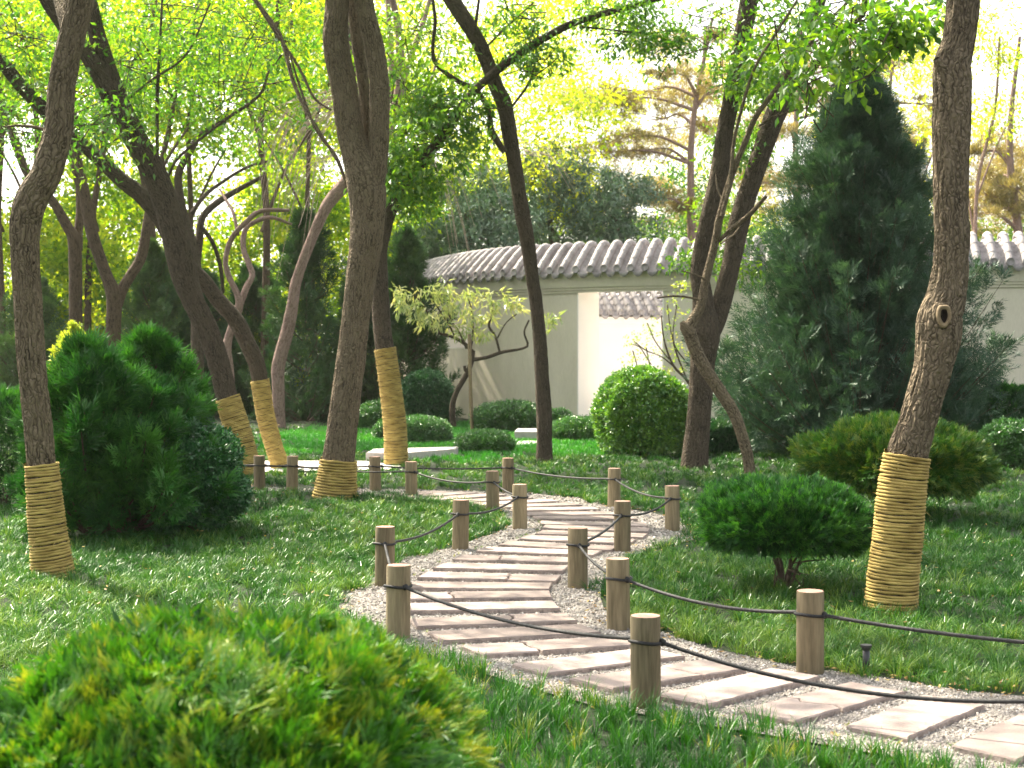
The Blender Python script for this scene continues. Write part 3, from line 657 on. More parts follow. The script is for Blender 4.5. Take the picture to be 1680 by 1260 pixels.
tree('wrapped_tree', 'thick upright central trunk forking into three, short straw wrap at its foot', 'tree',
 [(549,817,63),(553,780,57),(556,749,53),(563,690,50),(570,634,49),(577,580,48),(584,523,47),(592,460,50),(600,400,55),(603,350,57),(602,310,62),(594,275,58),(583,245,48),(574,214,44),(564,143,43),(551,71,43),(553,0,38),(548,-90,36),(520,-240,28),(490,-380,18)], YT4, GT,
 seg=80, disp=.010, freq=26, step=.025, seed=4, wrap=(752,.030), mat='bark',
 limbs=[([(606,330,34),(614,295,36),(619,268,34),(622,214,33),(622,143,33),(613,71,32),(597,0,31),(590,-90,28),(620,-250,18)], YT4 - .05, 0, 40, .008),
        ([(603,290,20),(602,250,19),(602,214,19),(597,143,20),(587,71,21),(578,0,17),(570,-120,12)], YT4 + .22, .2, 26, .006),
        ([(552,262,5),(527,220,4),(500,177,6),(480,130,7),(460,60,7),(420,0,5)], YT4, 1.0, 6, 0), ([(543,180,4),(515,160,5),(490,110,5),(450,50,5),(410,-10,4)], YT4 - .2, .5, 6, 0), ([(568,300,5),(550,255,6),(520,215,5),(498,160,4),(472,80,3)], YT4+.3, .5, 6, 0)],
 leaves=[((-3.2,12.6,8.2),(2.4,2.4,1.4),460,26), ((.2,13.2,8.4),(2.6,2.4,1.5),480,26), ((-1.0,16.5,9.2),(2.6,2.2,1.4),460,24)])
YT5 = gY(763)
def YB(px, py, dy=0): return P(px, py, YT5 + dy)
tree('wrapped_tree', 'slim trunk wrapped high in straw rope just right of the forked central trunk', 'tree',
 [(650,762,34),(648,701,34),(640,630,32),(631,568,31),(626,523,30),(622,451,29),(622,410,28),(630,380,25),(640,350,20),(662,310,18),(690,270,16),(720,230,16),(760,172,15),(788,140,14),(831,103,14),(881,70,13),(946,36,12),(1042,9,9),(1150,-22,6)], YT5, GT,
 seg=36, disp=.006, freq=24, step=.04, seed=5, wrap=(569,.022), mat='bark_dark',
 limbs=[([(622,420,24),(612,330,22),(600,200,22),(580,60,20),(560,-120,14),(540,-260,8)], YT5 + .05, 1.5, 16, .004), ([(955,44,4),(1010,50,3),(1080,60,3),(1130,90,2)], YT5, -.5, 6, 0), ([(800,75,4),(830,45,4),(875,5,3)], YT5, .5, 6, 0)],
 leaves=[(*B(695,235,18.5,1.0),90,22,{'spread':.3,'L':.13,'W':.05,'tone':.6}), (*B(650,300,18.3,.7),50,22,{'spread':.28,'L':.13,'W':.05,'tone':.6}), (*B(742,180,18.5,.7),50,22,{'spread':.28,'L':.13,'W':.05,'tone':.6}), (*B(660,150,18.9,.9),45,20,{'spread':.35,'L':.13,'W':.05,'tone':.65}), (*B(690,60,19.5,1.2),50,20,{'spread':.4,'L':.13,'W':.05,'tone':.7}), (*B(880,90,18.4,.6),36,20,{'spread':.2}), (*B(1020,35,18.3,.7),60,20,{'spread':.2}), (*B(1095,75,18.0,.5),34,18,{'spread':.2}),
  (*B(680,330,18.6,.5),34,22,{'spread':.2}), ((-3.5,19.5,10.2),(2.8,2.8,1.4),420,24), ((.8,20.2,10.6),(3.0,2.8,1.4),520,24)])
YT6 = gY(759)
tree('slim_tree', 'single slim bare brown trunk curving up left in front of the wall opening', 'tree',
 [(893,759,28),(893,710,26),(892,666,25),(889,610,24),(886,559,23),(880,500,22),(873,451,22),(863,380,24),(858,357,25),(847,286,24),(835,214,25),(827,171,26),(815,143,25),(786,71,24),(742,0,26),(710,-60,25),(670,-180,20),(650,-300,12)], YT6, None,
 seg=36, disp=.006, freq=26, step=.04, seed=6, mat='bark_dark',
 limbs=[([(828,250,10),(806,214,11),(803,186,9),(789,157,9),(774,143,8),(753,134,8),(717,107,7),(710,79,6),(714,36,6),(710,0,5),(705,-40,4)], YT6 - .1, -.4, 8, 0),
        ([(838,178,4),(871,129,4),(881,71,3),(883,36,2)], YT6 - .1, -.3, 6, 0), ([(871,129,3),(900,108,2),(917,92,2)], YT6 - .2, -.2, 5, 0), ([(777,60,6),(783,21,5),(788,-20,4)], YT6 - .1, -.2, 6, 0)],
 leaves=[((-2.2,22.5,10.4),(2.6,2.4,1.3),440,24), ((2.2,23.0,11.0),(2.8,2.6,1.4),460,24), (*B(850,30,18.5,.5),24,18,{'spread':.2})])
YT7 = gY(768)
tree('double_tree', 'dark two-limbed trunk standing left of the big conifer', 'tree',
 [(1139,768,45),(1143,720,41),(1148,666,39),(1153,594,42),(1156,545,52),(1155,505,38),(1148,450,30),(1150,420,29),(1158,380,29),(1167,345,31),(1180,286,31),(1190,214,28),(1203,143,28),(1216,71,29),(1229,0,30),(1242,-100,26),(1270,-260,14)], YT7, None,
 seg=44, disp=.008, freq=26, step=.035, seed=7, mat='bark_dark',
 limbs=[([(1158,560,36),(1178,515,34),(1192,465,31),(1202,420,31),(1212,370,34),(1226,320,32),(1243,270,32),(1262,214,34),(1288,150,33),(1304,100,28),(1324,50,25),(1344,0,23),(1370,-90,18),(1420,-200,8)], YT7 + .1, .6, 30, .006),
        ([(1285,155,18),(1315,130,13),(1341,104,12),(1384,54,11),(1420,20,9),(1460,-10,7),(1530,-60,4)], YT7, -1.0, 10, .002)],
 leaves=[(*B(1390,80,14.0,.75),26,14,{'spread':.28,'L':.15,'W':.075,'tone':.62}), (*B(1330,125,14.4,.5),12,14,{'spread':.25,'L':.15,'W':.075,'tone':.62}), (*B(1400,20,14.4,.6),16,16,{'spread':.25,'L':.14,'W':.07,'tone':.62}), (*B(1160,40,19,1.2),40,20,{'spread':.4,'L':.13,'tone':.6}), (*B(1290,50,17,.8),46,20,{'spread':.25}), (*B(1230,120,17.5,.7),44,20,{'spread':.25}), (*B(1445,60,13.5,.45),22,16,{'spread':.2,'L':.14,'W':.07,'tone':.62}), (*B(1500,30,13.5,.4),16,16,{'spread':.2,'L':.14,'W':.07,'tone':.62}),
  (*B(1270,110,15.5,.6),30,18,{'spread':.3,'L':.12,'W':.055,'tone':.6}), (*B(1215,250,18.5,.5),28,20,{'spread':.25}), ((5.5,18.5,9.6),(2.8,2.6,1.4),440,24), ((1.8,17.2,9.0),(2.4,2.2,1.2),400,24), (*B(1185,340,19.3,.5),40,18,{'spread':.3,'tone':.7}), (*B(1215,240,19.5,.6),46,18,{'spread':.3,'tone':.7}), (*B(1180,410,19.3,.4),26,18,{'spread':.25,'tone':.7}), (*B(1205,440,18.9,.4),20,14,{'spread':.2,'tone':.7}), (*B(1130,430,18.2,.28),18,14,{'spread':.18,'tone':.65}), (*B(1250,150,19.5,.6),40,18,{'spread':.3,'tone':.7})])
YT8 = gY(800)
tree('crooked_tree', 'thin crooked trunk bending in front of the dark double trunk, with stubby knob', 'tree',
 [(1233,800,19),(1229,765,19),(1224,737,19),(1207,684,20),(1190,655,21),(1170,625,21),(1151,594,22),(1138,565,22),(1131,540,22),(1140,520,17),(1149,503,16),(1160,451,14),(1171,408,13),(1177,378,13),(1181,357,13),(1201,286,11),(1223,232,10),(1241,190,9),(1276,143,8),(1312,96,7),(1348,46,6),(1394,0,5),(1440,-60,3)], YT8, None,
 seg=24, disp=.004, freq=30, step=.04, seed=8, mat='bark',
 limbs=[([(1184,355,8),(1198,296,7),(1203,240,6),(1212,196,6),(1237,114,5),(1269,61,5),(1308,0,4)], YT8 - .1, .3, 7, 0), ([(1180,395,6),(1200,376,8),(1230,352,8),(1257,322,6)], YT8, -.5, 8, 0),
        ([(1245,207,4),(1265,193,4),(1291,184,4),(1320,178,3),(1353,174,2)], YT8, -.3, 6, 0), ([(1146,492,4),(1125,487,4),(1100,486,4),(1078,489,3)], YT8 - .05, -.2, 6, 0), ([(1158,459,3),(1140,450,3),(1118,444,2)], YT8 - .05, -.1, 5, 0),
        ([(1134,548,24),(1127,540,22),(1121,532,17),(1118,528,8)], YT8 - .01, 0, 12, .003), ([(1182,400,3),(1205,384,3),(1216,366,2)], YT8, 0.2, 5, 0), ([(1187,330,3),(1177,310,3),(1174,285,2)], YT8, 0.2, 5, 0)])
YT9 = gY(1003)
t9, s9 = tree('wrapped_tree', 'massive rough trunk at right with pale knothole and tall golden straw wrap', 'tree',
 [(1461,1003,75),(1466,940,74),(1473,881,72),(1479,810,70),(1489,744,66),(1503,700,62),(1513,666,60),(1527,620,61),(1533,594,63),(1540,555,70),(1542,523,71),(1552,487,63),(1559,440,58),(1562,380,57),(1560,357,55),(1560,286,57),(1561,214,60),(1563,143,63),(1563,105,60),(1572,71,52),(1578,30,51),(1580,0,52),(1586,-100,50),(1600,-260,42),(1600,-420,30)], YT9, GT,
 seg=120, disp=.010, freq=30, step=.014, seed=9, wrap=(744,.0195), mat='bark',
 limbs=[([(1600,-260,30),(1700,-420,20),(1830,-560,10)], YT9, 1.5, 14, .004), ([(1590,-300,30),(1480,-430,20),(1380,-620,10)], YT9, 1.5, 14, .004), ([(1553,118,26),(1541,104,20),(1536,96,12)], YT9 - .05, -.02, 16, .004)],
 leaves=[((2.4,9.5,6.4),(2.3,2.4,1.2),300,24), ((5.8,9.0,6.6),(2.4,2.4,1.3),420,26), ((4.6,13.0,8.0),(2.6,2.2,1.3),430,26), ((.2,8.6,7.0),(2.2,2.2,1.2),330,24)])
# knothole on the big right trunk: swollen rim, pale wound, dark slot
kc = P(1551, 517, YT9 - .168)
def knot():
    ac = Acc(); th = np.linspace(0, 2 * PI, 33)[:-1]; ell = lambda sx_, sz_, y_: np.stack([kc[0] + np.cos(th) * sx_ * .78, np.full(32, kc[1] + y_), kc[2] + np.sin(th) * sz_ * .95 * (1 + .12 * np.sin(th * 3))], -1)
    def rings(l, name, mat):
        a_ = Acc(); v = np.stack([ell(*x) for x in l], 0); i = np.arange(v.shape[0] * 32).reshape(v.shape[0], 32)
        a_.add(v.reshape(-1, 3), np.stack([i[:-1], np.roll(i[:-1], -1, 1), np.roll(i[1:], -1, 1), i[1:]], -1).reshape(-1, 4)); return a_.build(name, mat, t9)
    rings([(.088, .105, .10), (.074, .090, .055), (.060, .078, .038), (.052, .068, .040)], 'knothole_rim', M['bark'])
    rings([(.062, .076, .05), (.055, .070, .020), (.045, .060, .012), (.034, .050, .022), (.020, .034, .030)], 'knothole_wood', M['wood_pale'])
    rings([(.026, .042, .024), (.022, .037, .020), (.018, .030, .04), (.0005, .0005, .045)], 'knothole_hollow', M['hole'])
knot()

# ------------------------------------------------------------------ background trees standing in the left grove
def bgtree(label, main, Y, limbs, mat='bark_far', leaves=(), name='grove_tree', lmat='lf_far', seed=20, seg=14):
    Y = Y * KD; gy = 592 + CH * FPX / Y; main = [(main[0][0], gy, main[0][2] * 1.1)] + [q for q in main if q[1] < gy - 25]
    return tree(name, label, 'tree', main, Y, 'trees of the grove behind the path', [(l, Y + .1, .8, 10, .003) for l in limbs], M and mat, seg, .006, seed, None, leaves, lmat, (), 20, .10)
bgtree('grey forked trunk second from the left in the grove', [(124,640,24),(124,500,22),(122,400,22),(112,375,18),(86,330,15),(46,286,14),(21,221,14),(-5,130,12)], 27, [[(128,410,16),(128,385,16),(132,340,15),(128,260,13),(125,215,12),(118,100,9),(130,0,6)]],
 leaves=[(*B(60,60,27,1.6),70,20,{'L':.16,'W':.07,'spread':.4}), ((-9,27,11.5),(3.2,3,1.6),300,20,{'L':.14,'W':.06})], seed=21)
bgtree('Y shaped trunk rising behind the feathery dark shrub', [(184,680,27),(185,563,25),(187,491,25),(178,460,21),(170,440,20),(150,380,20),(139,321,20),(125,268,22),(118,214,18),(112,120,14),(120,20,10)], 26, [[(192,500,20),(203,470,18),(214,452,18),(232,420,18),(243,357,16),(250,320,12),(280,200,8),(300,60,6)]],
 leaves=[(*B(300,60,26,1.5),70,20,{'L':.15,'W':.07,'spread':.4}), ((-6.2,25,11.2),(3.2,3,1.6),300,20,{'L':.14,'W':.06})], seed=22)
bgtree('dark many-branched trunk between the leaning trees and the pale forked tree', [(324,600,22),(323,500,21),(321,440,20),(312,393,19),(298,339,15),(293,286,13),(311,250,12),(325,226,10),(339,214,9),(375,195,7)], 25, [[(322,430,15),(327,393,14),(332,357,12),(357,332,11),(393,310,9),(430,290,6)], [(314,350,7),(335,322,7),(357,304,6),(404,275,5),(450,262,3)], [(330,372,8),(350,400,7),(362,440,7),(366,480,6)]], mat='bark_dark',
 leaves=[(*B(400,120,25,1.4),70,20,{'L':.15,'W':.07,'spread':.4})], seed=23)
bgtree('pale pinkish slender tree with wishbone fork behind the leaning trunks', [(378,640,16),(376,606,15),(373,563,14),(384,527,14),(393,499,14),(388,480,10),(376,455,10),(370,430,9),(379,393,9),(404,364,9),(429,346,8),(475,345,5)], 23, [[(394,499,12),(405,470,11),(414,452,10),(408,432,10),(400,410,9),(400,385,9),(411,368,8),(443,357,7),(479,368,4)], [(390,385,6),(383,350,6),(372,330,5),(360,310,3)]], mat='bark_pink', seed=24)
bgtree('reddish brown leaning trunk between the pale forked tree and the central trunk', [(456,690,23),(457,650,21),(457,599,22),(471,545,22),(480,500,20),(484,470,18),(493,440,17),(511,393,17),(536,339,20),(564,304,25),(600,270,26),(635,215,20),(655,150,17),(655,60,13),(640,-20,9)], 28, [[(640,215,14),(642,150,12),(641,80,10),(636,0,8)], [(650,170,12),(668,110,10),(690,50,9),(705,0,7)], [(640,235,9),(675,200,7),(700,150,5),(720,90,4)]], mat='bark_pink', seed=25)
for k, (x0, x1, wd, Yy, lab, m) in enumerate([(68,60,11,34,'thin far trunk showing between the far left trunk and the grey forked one','bark_far'),(430,428,13,32,'straight thin far trunk rising right of the pale forked tree','bark_far'),(150,172,12,36,'thin far trunk leaning right beside the grey forked one','bark_far'),
   (250,225,15,33,'far grey trunk leaning right behind the dark leaning trunk','bark_far'),(10,2,10,34,'thin far trunk at the extreme left edge','bark_far'),(300,310,10,38,'faint thin trunk high between the dark branches','bark_far'),(520,505,9,34,'thin far trunk just left of the central forked trunk','bark_far')]):
    s_ = 1 if k % 2 else -1
    lv = [((P(x1, 100, Yy * KD)[0] + s_, Yy, 10.5), (2.8, 2.6, 2.2), 230, 18, {'L': .17, 'W': .08})]
    bgtree(lab, [(x0, 690, wd), (x0 + s_ * 6, 500, wd), ((x0 + x1) / 2 + s_ * 8, 350, wd * .9), (x1, 200, wd * .8), (x1 + s_ * 25, 60, wd * .7), (x1 + s_ * 30, -60, wd * .5)], Yy,
      [[(x1, 230, wd * .6), (x1 - s_ * 30, 150, wd * .5), (x1 - s_ * 70, 40, wd * .3)], [((x0 + x1) / 2, 380, wd * .5), (x1 + s_ * 40, 280, wd * .4), (x1 + s_ * 90, 200, wd * .25)]], mat=m, leaves=lv, seed=30 + k, seg=10)

# woodland mass beyond
def mass(name, label, cells, mat, L, Wd, seed, per=16, spread=.5, tone=.5, tv=.2, kind='stuff', cat='foliage', twigmat=None):
    r = np.random.default_rng(seed); ac = Acc()
    for px, py, Y, rx, rz, n in cells:
        c = P(px, py, Y * KD); cen, out = blob_pts(r, c, (rx, rx * .7, rz), n, .1)
        cen = cen[cen[:, 2] > .1]; out = out[:len(cen)]
        foliage(ac, r, cen, out, per, spread, L, Wd, tone + r.normal(0, .08), tv, upn=.8)
    o = ac.build(name, M[mat], None, False); tag(o, label, cat, kind=kind); return o
r = np.random.default_rng(77); cells = []
for k in range(125):
    px = r.uniform(-200, 640); py = 600 - 680 * r.random() ** 1.3; Y = r.uniform(36, 50)
    if math.hypot((px - 335) / 60, (py - 262) / 34) < 1: continue
    cells.append((px, py, Y, 2.0 * Y / 45, 1.3 * Y / 45, 60))
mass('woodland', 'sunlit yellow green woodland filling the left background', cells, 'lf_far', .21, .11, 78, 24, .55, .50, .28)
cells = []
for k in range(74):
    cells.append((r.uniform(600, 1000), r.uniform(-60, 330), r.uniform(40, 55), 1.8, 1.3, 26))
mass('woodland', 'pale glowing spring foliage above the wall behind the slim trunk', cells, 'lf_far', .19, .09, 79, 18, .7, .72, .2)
cells = []
for k in range(34):
    x = r.uniform(-100, 720); cells.append((x, r.uniform(520, 640), r.uniform(38, 52), 2.4, 1.6, 70))
mass('undergrowth', 'shady green undergrowth at the foot of the left woodland', cells, 'lf_dark', .20, .10, 80, 14, .6, .4, .2)
# dark green trees behind the wall
for k, (px, py, Y, rx, rz, n, lab) in enumerate([(770,350,40,2.0,1.7,150,'dark green round tree crown rising behind the left end of the roof'),(905,320,42,2.2,1.9,190,'dark green tree crown centred behind the wall roof'),(1015,345,41,1.6,1.3,120,'lower dark green crown behind the roof left of the double trunk'),(700,420,42,1.3,1.6,100,'dim green crown at the roof end, beside the wrapped slim trunk')]):
    Y = Y * KD; c = P(px, py, Y); t = thing('leafy_tree', lab, 'tree', (c[0], c[1], 0), 'leafy trees behind the garden wall')
    ac = Acc(); tube(ac, spline(np.array([[c[0], c[1], -.1], [c[0] + .2, c[1], 2.5], [c[0] - .1, c[1], c[2]]]), 20), np.linspace(.2, .07, 20), 10); ac.build('trunk', M['bark_far'], t)
    ac = Acc(); r2 = np.random.default_rng(90 + k)
    for j in range(9):
        cc = c + rdir(r2, 1)[0] * np.array([rx, rx, rz]) * .6; cen, out = blob_pts(r2, cc, (rx * .6, rx * .6, rz * .42), n // 3, .6)
        foliage(ac, r2, cen, out, 22, .25, .17, .06, .48 + r2.normal(0, .12), .15, updir=-.2)
    ac.build('crown', M['lf_dark'], t, False)
# old pines with flat pads, upper right
def pine(lab, px, Y, top, pads, seed, lean=0):
    Y = Y * KD; c = P(px, 560, Y); t = thing('pine_tree', lab, 'tree', (c[0], c[1], 0), 'flat padded pines beyond the wall')
    zt_ = P(px, top, Y)[2]; ac = Acc(); r2 = np.random.default_rng(seed)
    tp = spline(np.array([[c[0], Y, -.1], [c[0] + .3, Y, zt_ * .35], [c[0] - .2 + lean * .5, Y, zt_ * .7], [c[0] + lean, Y, zt_]]), 30); tube(ac, tp, np.linspace(.24, .05, 30), 10, .01); ac.build('trunk', M['bark_pink'], t)
    ac = Acc(); lf = Acc()
    for x, y, rx in pads:
        q = P(x, y, Y + r2.uniform(-1.2, 1.2)); k = int(np.argmin(np.abs(tp[:, 2] - (q[2] - .5))))
        pp = spline(np.array([tp[k], (tp[k] + q) / 2 + np.array([0, 0, .25]), q]), 12); tube(ac, pp, np.linspace(.07, .02, 12), 6)
        for j in range(5):
            cc = q + r2.normal(0, 1, 3) * np.array([rx * .5, rx * .4, rx * .10]); cen, out = blob_pts(r2, cc, (rx * .5, rx * .5, rx * .16), 26, .3)
            o2 = out + np.array([0, 0, .9]); foliage(lf, r2, cen, unit(o2), 20, .10, .17, .018, .5, .22, outdir=1.2, jit=.8, upn=0)
            pp = spline(np.array([q, cc, cc + r2.normal(0, .3, 3)]), 6); tube(ac, pp, np.linspace(.025, .008, 6), 4)
    ac.build('branches', M['bark_pink'], t); lf.build('needle_pads', M['lf_olive'], t, False)
pine('golden padded pine with tiers of needles above the roof left of the double trunk', 1120, 44, 30, [(1060,150,1.1),(1010,165,.8),(1090,195,1.2),(1030,225,.9),(1000,250,.9),(1065,245,1.2),(1110,120,.8),(1140,205,1.0),(1085,325,.9),(1120,340,.9),(1155,60,.9),(1180,150,.9)], 101, 1.0)
pine('pale padded pine showing between the double trunk and the conifer top', 1300, 50, 20, [(1290,210,1.2),(1330,160,1.3),(1400,120,1.2),(1380,60,1.2),(1270,300,1.0),(1460,110,1.2),(1500,170,1.2),(1490,240,1.0)], 102, .6)
pine('brownish padded pine at the right edge above the tiled roof', 1660, 40, 60, [(1620,320,.9),(1650,345,1.0),(1600,350,.8),(1675,310,1.0),(1640,290,.7),(1610,250,.6)], 103, .2)
# thin pale saplings right
for k, (x0, x1, lab) in enumerate([(1600,1640,'bare pale sapling with sparse young leaves right of the massive trunk'),(1500,1470,'sparse spring sapling above the conifer left of the massive trunk')]):
    tree('sapling', lab, 'tree', [(x0, 620, 9), (x0, 440, 7), (x0 + 4, 300, 6), (x1 - 8, 180, 5), (x1, 60, 4)], 36 * KD, None,
     [([(x0, 330, 4), (x0 + 35, 240, 3), (x0 + 70, 170, 2)], 36 * KD, .5, 6, 0), ([(x0, 400, 4), (x0 - 15, 300, 3), (x0 - 30, 200, 2)], 36 * KD, .5, 6, 0)], 'bark_pink', 8, 0, 50 + k,
     leaves=[(*B(x1, 90, 36, 1.2), 40, 16, {'L': .15, 'W': .06, 'spread': .4, 'tone': .7}), (*B(x0 + 40, 200, 36, 1.2), 36, 16, {'L': .15, 'W': .06, 'spread': .4, 'tone': .7}), (*B(x0 + 30, 40, 36, 1.5), 44, 16, {'L': .15, 'W': .06, 'spread': .4, 'tone': .75})], lmat='lf_far', step=.15)
cells = []
for k in range(60): cells.append((r.uniform(1020, 1750), r.uniform(-20, 460), r.uniform(50, 66), 2.2, 1.3, 22))
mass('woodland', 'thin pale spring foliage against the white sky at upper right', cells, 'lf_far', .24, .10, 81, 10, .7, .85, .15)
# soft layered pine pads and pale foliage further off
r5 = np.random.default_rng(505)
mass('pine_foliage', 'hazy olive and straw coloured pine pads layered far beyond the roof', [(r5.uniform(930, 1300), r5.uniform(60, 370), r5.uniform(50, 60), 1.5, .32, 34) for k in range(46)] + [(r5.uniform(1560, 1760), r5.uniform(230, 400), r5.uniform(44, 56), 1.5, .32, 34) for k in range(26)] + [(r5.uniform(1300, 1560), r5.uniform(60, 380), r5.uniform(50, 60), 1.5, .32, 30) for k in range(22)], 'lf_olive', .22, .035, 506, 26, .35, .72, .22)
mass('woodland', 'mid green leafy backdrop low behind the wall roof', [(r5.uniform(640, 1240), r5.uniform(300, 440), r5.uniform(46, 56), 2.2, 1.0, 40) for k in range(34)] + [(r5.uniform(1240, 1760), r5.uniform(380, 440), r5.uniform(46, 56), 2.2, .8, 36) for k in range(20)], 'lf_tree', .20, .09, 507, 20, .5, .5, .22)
# weeping dry twigs
def weeping(lab, anchors, seed, Y):
    Y = Y * KD; r2 = np.random.default_rng(seed); ac = Acc(); c = P(*anchors[0][:2], Y)
    for px, py, dx, dy_, n in anchors:
        for k in range(n):
            a_ = P(px + r2.normal(0, 12), py + r2.normal(0, 10), Y + r2.normal(0, .4)); b_ = P(px + dx * r2.uniform(.4, 1.2), py + dy_ * r2.uniform(.5, 1.3), Y + r2.normal(0, .6))
            m_ = (a_ + b_) / 2 + np.array([(b_[0] - a_[0]) * .15, 0, abs(b_[0] - a_[0]) * .22])
            tube(ac, spline(np.array([a_, m_, b_]), 9), np.linspace(.007, .003, 9), 4)
    o = ac.build('dry_twigs', M['twig_pale'], loc=(c[0], c[1], 0)); tag(o, lab, 'twigs')
weeping('arching pale dry twigs left of the central trunk', [(560,160,-150,120,26),(560,165,-120,230,18),(480,190,-60,170,14),(555,250,-90,110,16)], 5, 24)
weeping('fine pale hanging twigs between the central and slim trunks', [(700,190,130,130,14),(820,240,120,80,14),(690,240,90,160,12)], 6, 26)

# ------------------------------------------------------------------ shrubs
def stems(parent, c, n, h, spread, r2, rad=.012, mat='stem', name='stem'):
    for k in range(n):
        ac = Acc(); a_ = r2.uniform(0, 6.28); d = np.array([math.cos(a_), math.sin(a_), 0]); e = c + d * spread * r2.uniform(.4, 1) + np.array([0, 0, h * r2.uniform(.8, 1.1)])
        b_ = np.array([c[0], c[1], -.05]) + d * .03 * r2.uniform(0, 1.5); m_ = b_ + (e - b_) * .45 + r2.normal(0, .02, 3) - d * spread * .12
        tube(ac, spline(np.array([b_, m_, e]), 12), np.linspace(rad, rad * .4, 12) * r2.uniform(.7, 1.2), 6)
        for j in range(3):
            s_ = b_ + (e - b_) * r2.uniform(.4, .9); tube(ac, spline(np.array([s_, s_ + r2.normal(0, .05, 3) + d * .04, s_ + d * spread * .4 + np.array([0, 0, h * .3]) + r2.normal(0, .05, 3)]), 7), np.linspace(rad * .4, rad * .15, 7), 4)
        ac.build(name, M[mat], parent)
def dome(c, rad, n, r2, lump=.10, zmin=-1.0, top=2.2):
    """points on a lumpy clipped dome"""
    d = rdir(r2, n); d = d[d[:, 2] > zmin]; l = 1 + lump * (vnoise(d * 3.1 + 11.3 * c[0]) - .5) * 2 + lump * .5 * (vnoise(d * 8 + 3.3) - .5)
    # super-ellipsoid flattening
    q = (np.abs(d) ** top).sum(1) ** (-1 / top)
    return c + d * (q * l)[:, None] * np.asarray(rad), unit(d / np.asarray(rad))
def shrub(lab, px, pyb, wpx, pyt, mat, kind='box', n=1500, per=7, L=.028, Wd=.016, Yo=0, group=None, zb=None, seed=0, lump=.10, top=2.2, depth=1.0, stem=.3, tone=.5, tv=.16, name='clipped_shrub', outz=.35, zmin=-.6, cat='shrub', cx=None):
    Y = gY(pyb) + Yo; rx = wpx * Y / FPX / 2; zt_ = P(px, pyt, Y)[2]; z0 = zb if zb is not None else 0.0
    base = P(px, pyb, Y); c = np.array([base[0], Y, (zt_ + z0) / 2]); rz = (zt_ - z0) / 2
    if kind != 'tree' and zb is None: c[2] = zt_ * .42; rz = zt_ * .58
    r2 = np.random.default_rng(seed + 300); t = thing(name, lab, cat, (base[0], Y, 0), group)
    ac = Acc(); cen, out = dome(c, (rx, rx * depth, rz), n, r2, lump, zmin, top); k = cen[:, 2] > .01; cen, out = cen[k], out[k]
    cen = cen - out * (r2.random(len(cen)) ** 2 * .14 * rx)[:, None]
    o2 = unit(out + np.array([0, 0, outz]))
    if kind == 'box':
        foliage(ac, r2, cen, o2, per, L * 1.3, L, Wd, tone, tv, outdir=.8, jit=.9, upn=.5)
    else: sprays(ac, r2, cen, o2, per, L, Wd, tone, tv)
    # darker inner sprays fill the volume
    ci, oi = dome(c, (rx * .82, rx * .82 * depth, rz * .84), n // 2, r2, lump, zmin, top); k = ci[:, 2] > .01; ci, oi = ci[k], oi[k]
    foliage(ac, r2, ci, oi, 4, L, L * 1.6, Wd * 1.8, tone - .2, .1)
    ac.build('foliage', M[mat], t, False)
    stems(t, np.array([base[0], Y, 0]), max(4, int(8 * stem / .3)), max(.1, c[2] - rz * .3), rx * .6, r2, .012 if zb is None else .016)
    return t
def sprays(ac, r2, cen, out, per, L, Wd, tone, tv):
    """flat fan-shaped scale-leaf sprays"""
    n = len(cen); up = rdir(r2, n); side = unit(np.cross(out, up)); ct = tone + r2.normal(0, tv, n)
    d0 = unit(out + rdir(r2, n) * .45)
    for k in range(per):
        f = (k / (per - 1) - .5) * 2; pos = cen + d0 * (1 - abs(f)) * L * .45 + side * f * L * .10
        d = unit(d0 + side * f * .95 + r2.normal(0, .12, (n, 3))); ln = L * (1 - .45 * abs(f)) * r2.uniform(.7, 1.15, n)
        leafq(ac, pos, d, np.cross(d, side) + rdir(r2, n) * .3, ln, Wd, ct + (1 - abs(f)) * .12 + r2.normal(0, .06, n), .1)
        leafq(ac, pos + d * ln[:, None] * .35, unit(d + side * np.sign(f + .01) * .7), np.cross(d, side), ln * .55, Wd * .9, ct + .05, .1)
# foreground cypress mound, out of focus
YF = 3.15 * KD
tf = thing('cypress_mound', 'large blurred bright green cypress mound filling the lower left foreground', 'shrub', (-.72, YF, 0))
r2 = np.random.default_rng(400); ac = Acc()
cF = np.array([-.74, YF, .27]); rF = (.71, .80, .595)
cen, out = dome(cF, rF, 30000, r2, .10, -.35, 2.35); f_ = unit(out + np.array([0, 0, .15]))
tn = .46 + .55 * (vnoise(cen * 15) - .5) + .35 * (vnoise(cen * 25 + 9) - .5)
cen = cen - out * (r2.random(len(cen)) ** 1.5 * .05 + .085 * vnoise(cen * 18))[:, None]
side = unit(np.cross(f_, rdir(r2, len(cen)))); gx = np.stack([vnoise(cen * 12 + q_) - .5 for q_ in (1, 31, 61)], -1); d0 = unit(f_ + gx * 3.0 + rdir(r2, len(cen)) * .45)
for k in range(9):
    f = (k / 8 - .5) * 2; pos = cen + d0 * (1 - abs(f)) * .03 + side * f * .006
    d = unit(d0 + side * f * .8 + r2.normal(0, .12, (len(cen), 3))); ln = .033 * (1 - .4 * abs(f)) * r2.uniform(.7, 1.2, len(cen))
    leafq(ac, pos, d, np.cross(d, side) + rdir(r2, len(cen)) * .3, ln, .0050, tn + (1 - abs(f)) * .12 + r2.normal(0, .07, len(cen)), .1)
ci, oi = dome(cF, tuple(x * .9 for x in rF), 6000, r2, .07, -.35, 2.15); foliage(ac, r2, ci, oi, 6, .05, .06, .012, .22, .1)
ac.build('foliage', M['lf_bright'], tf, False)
stems(tf, np.array([-.72, YF, 0]), 10, .4, .4, r2)

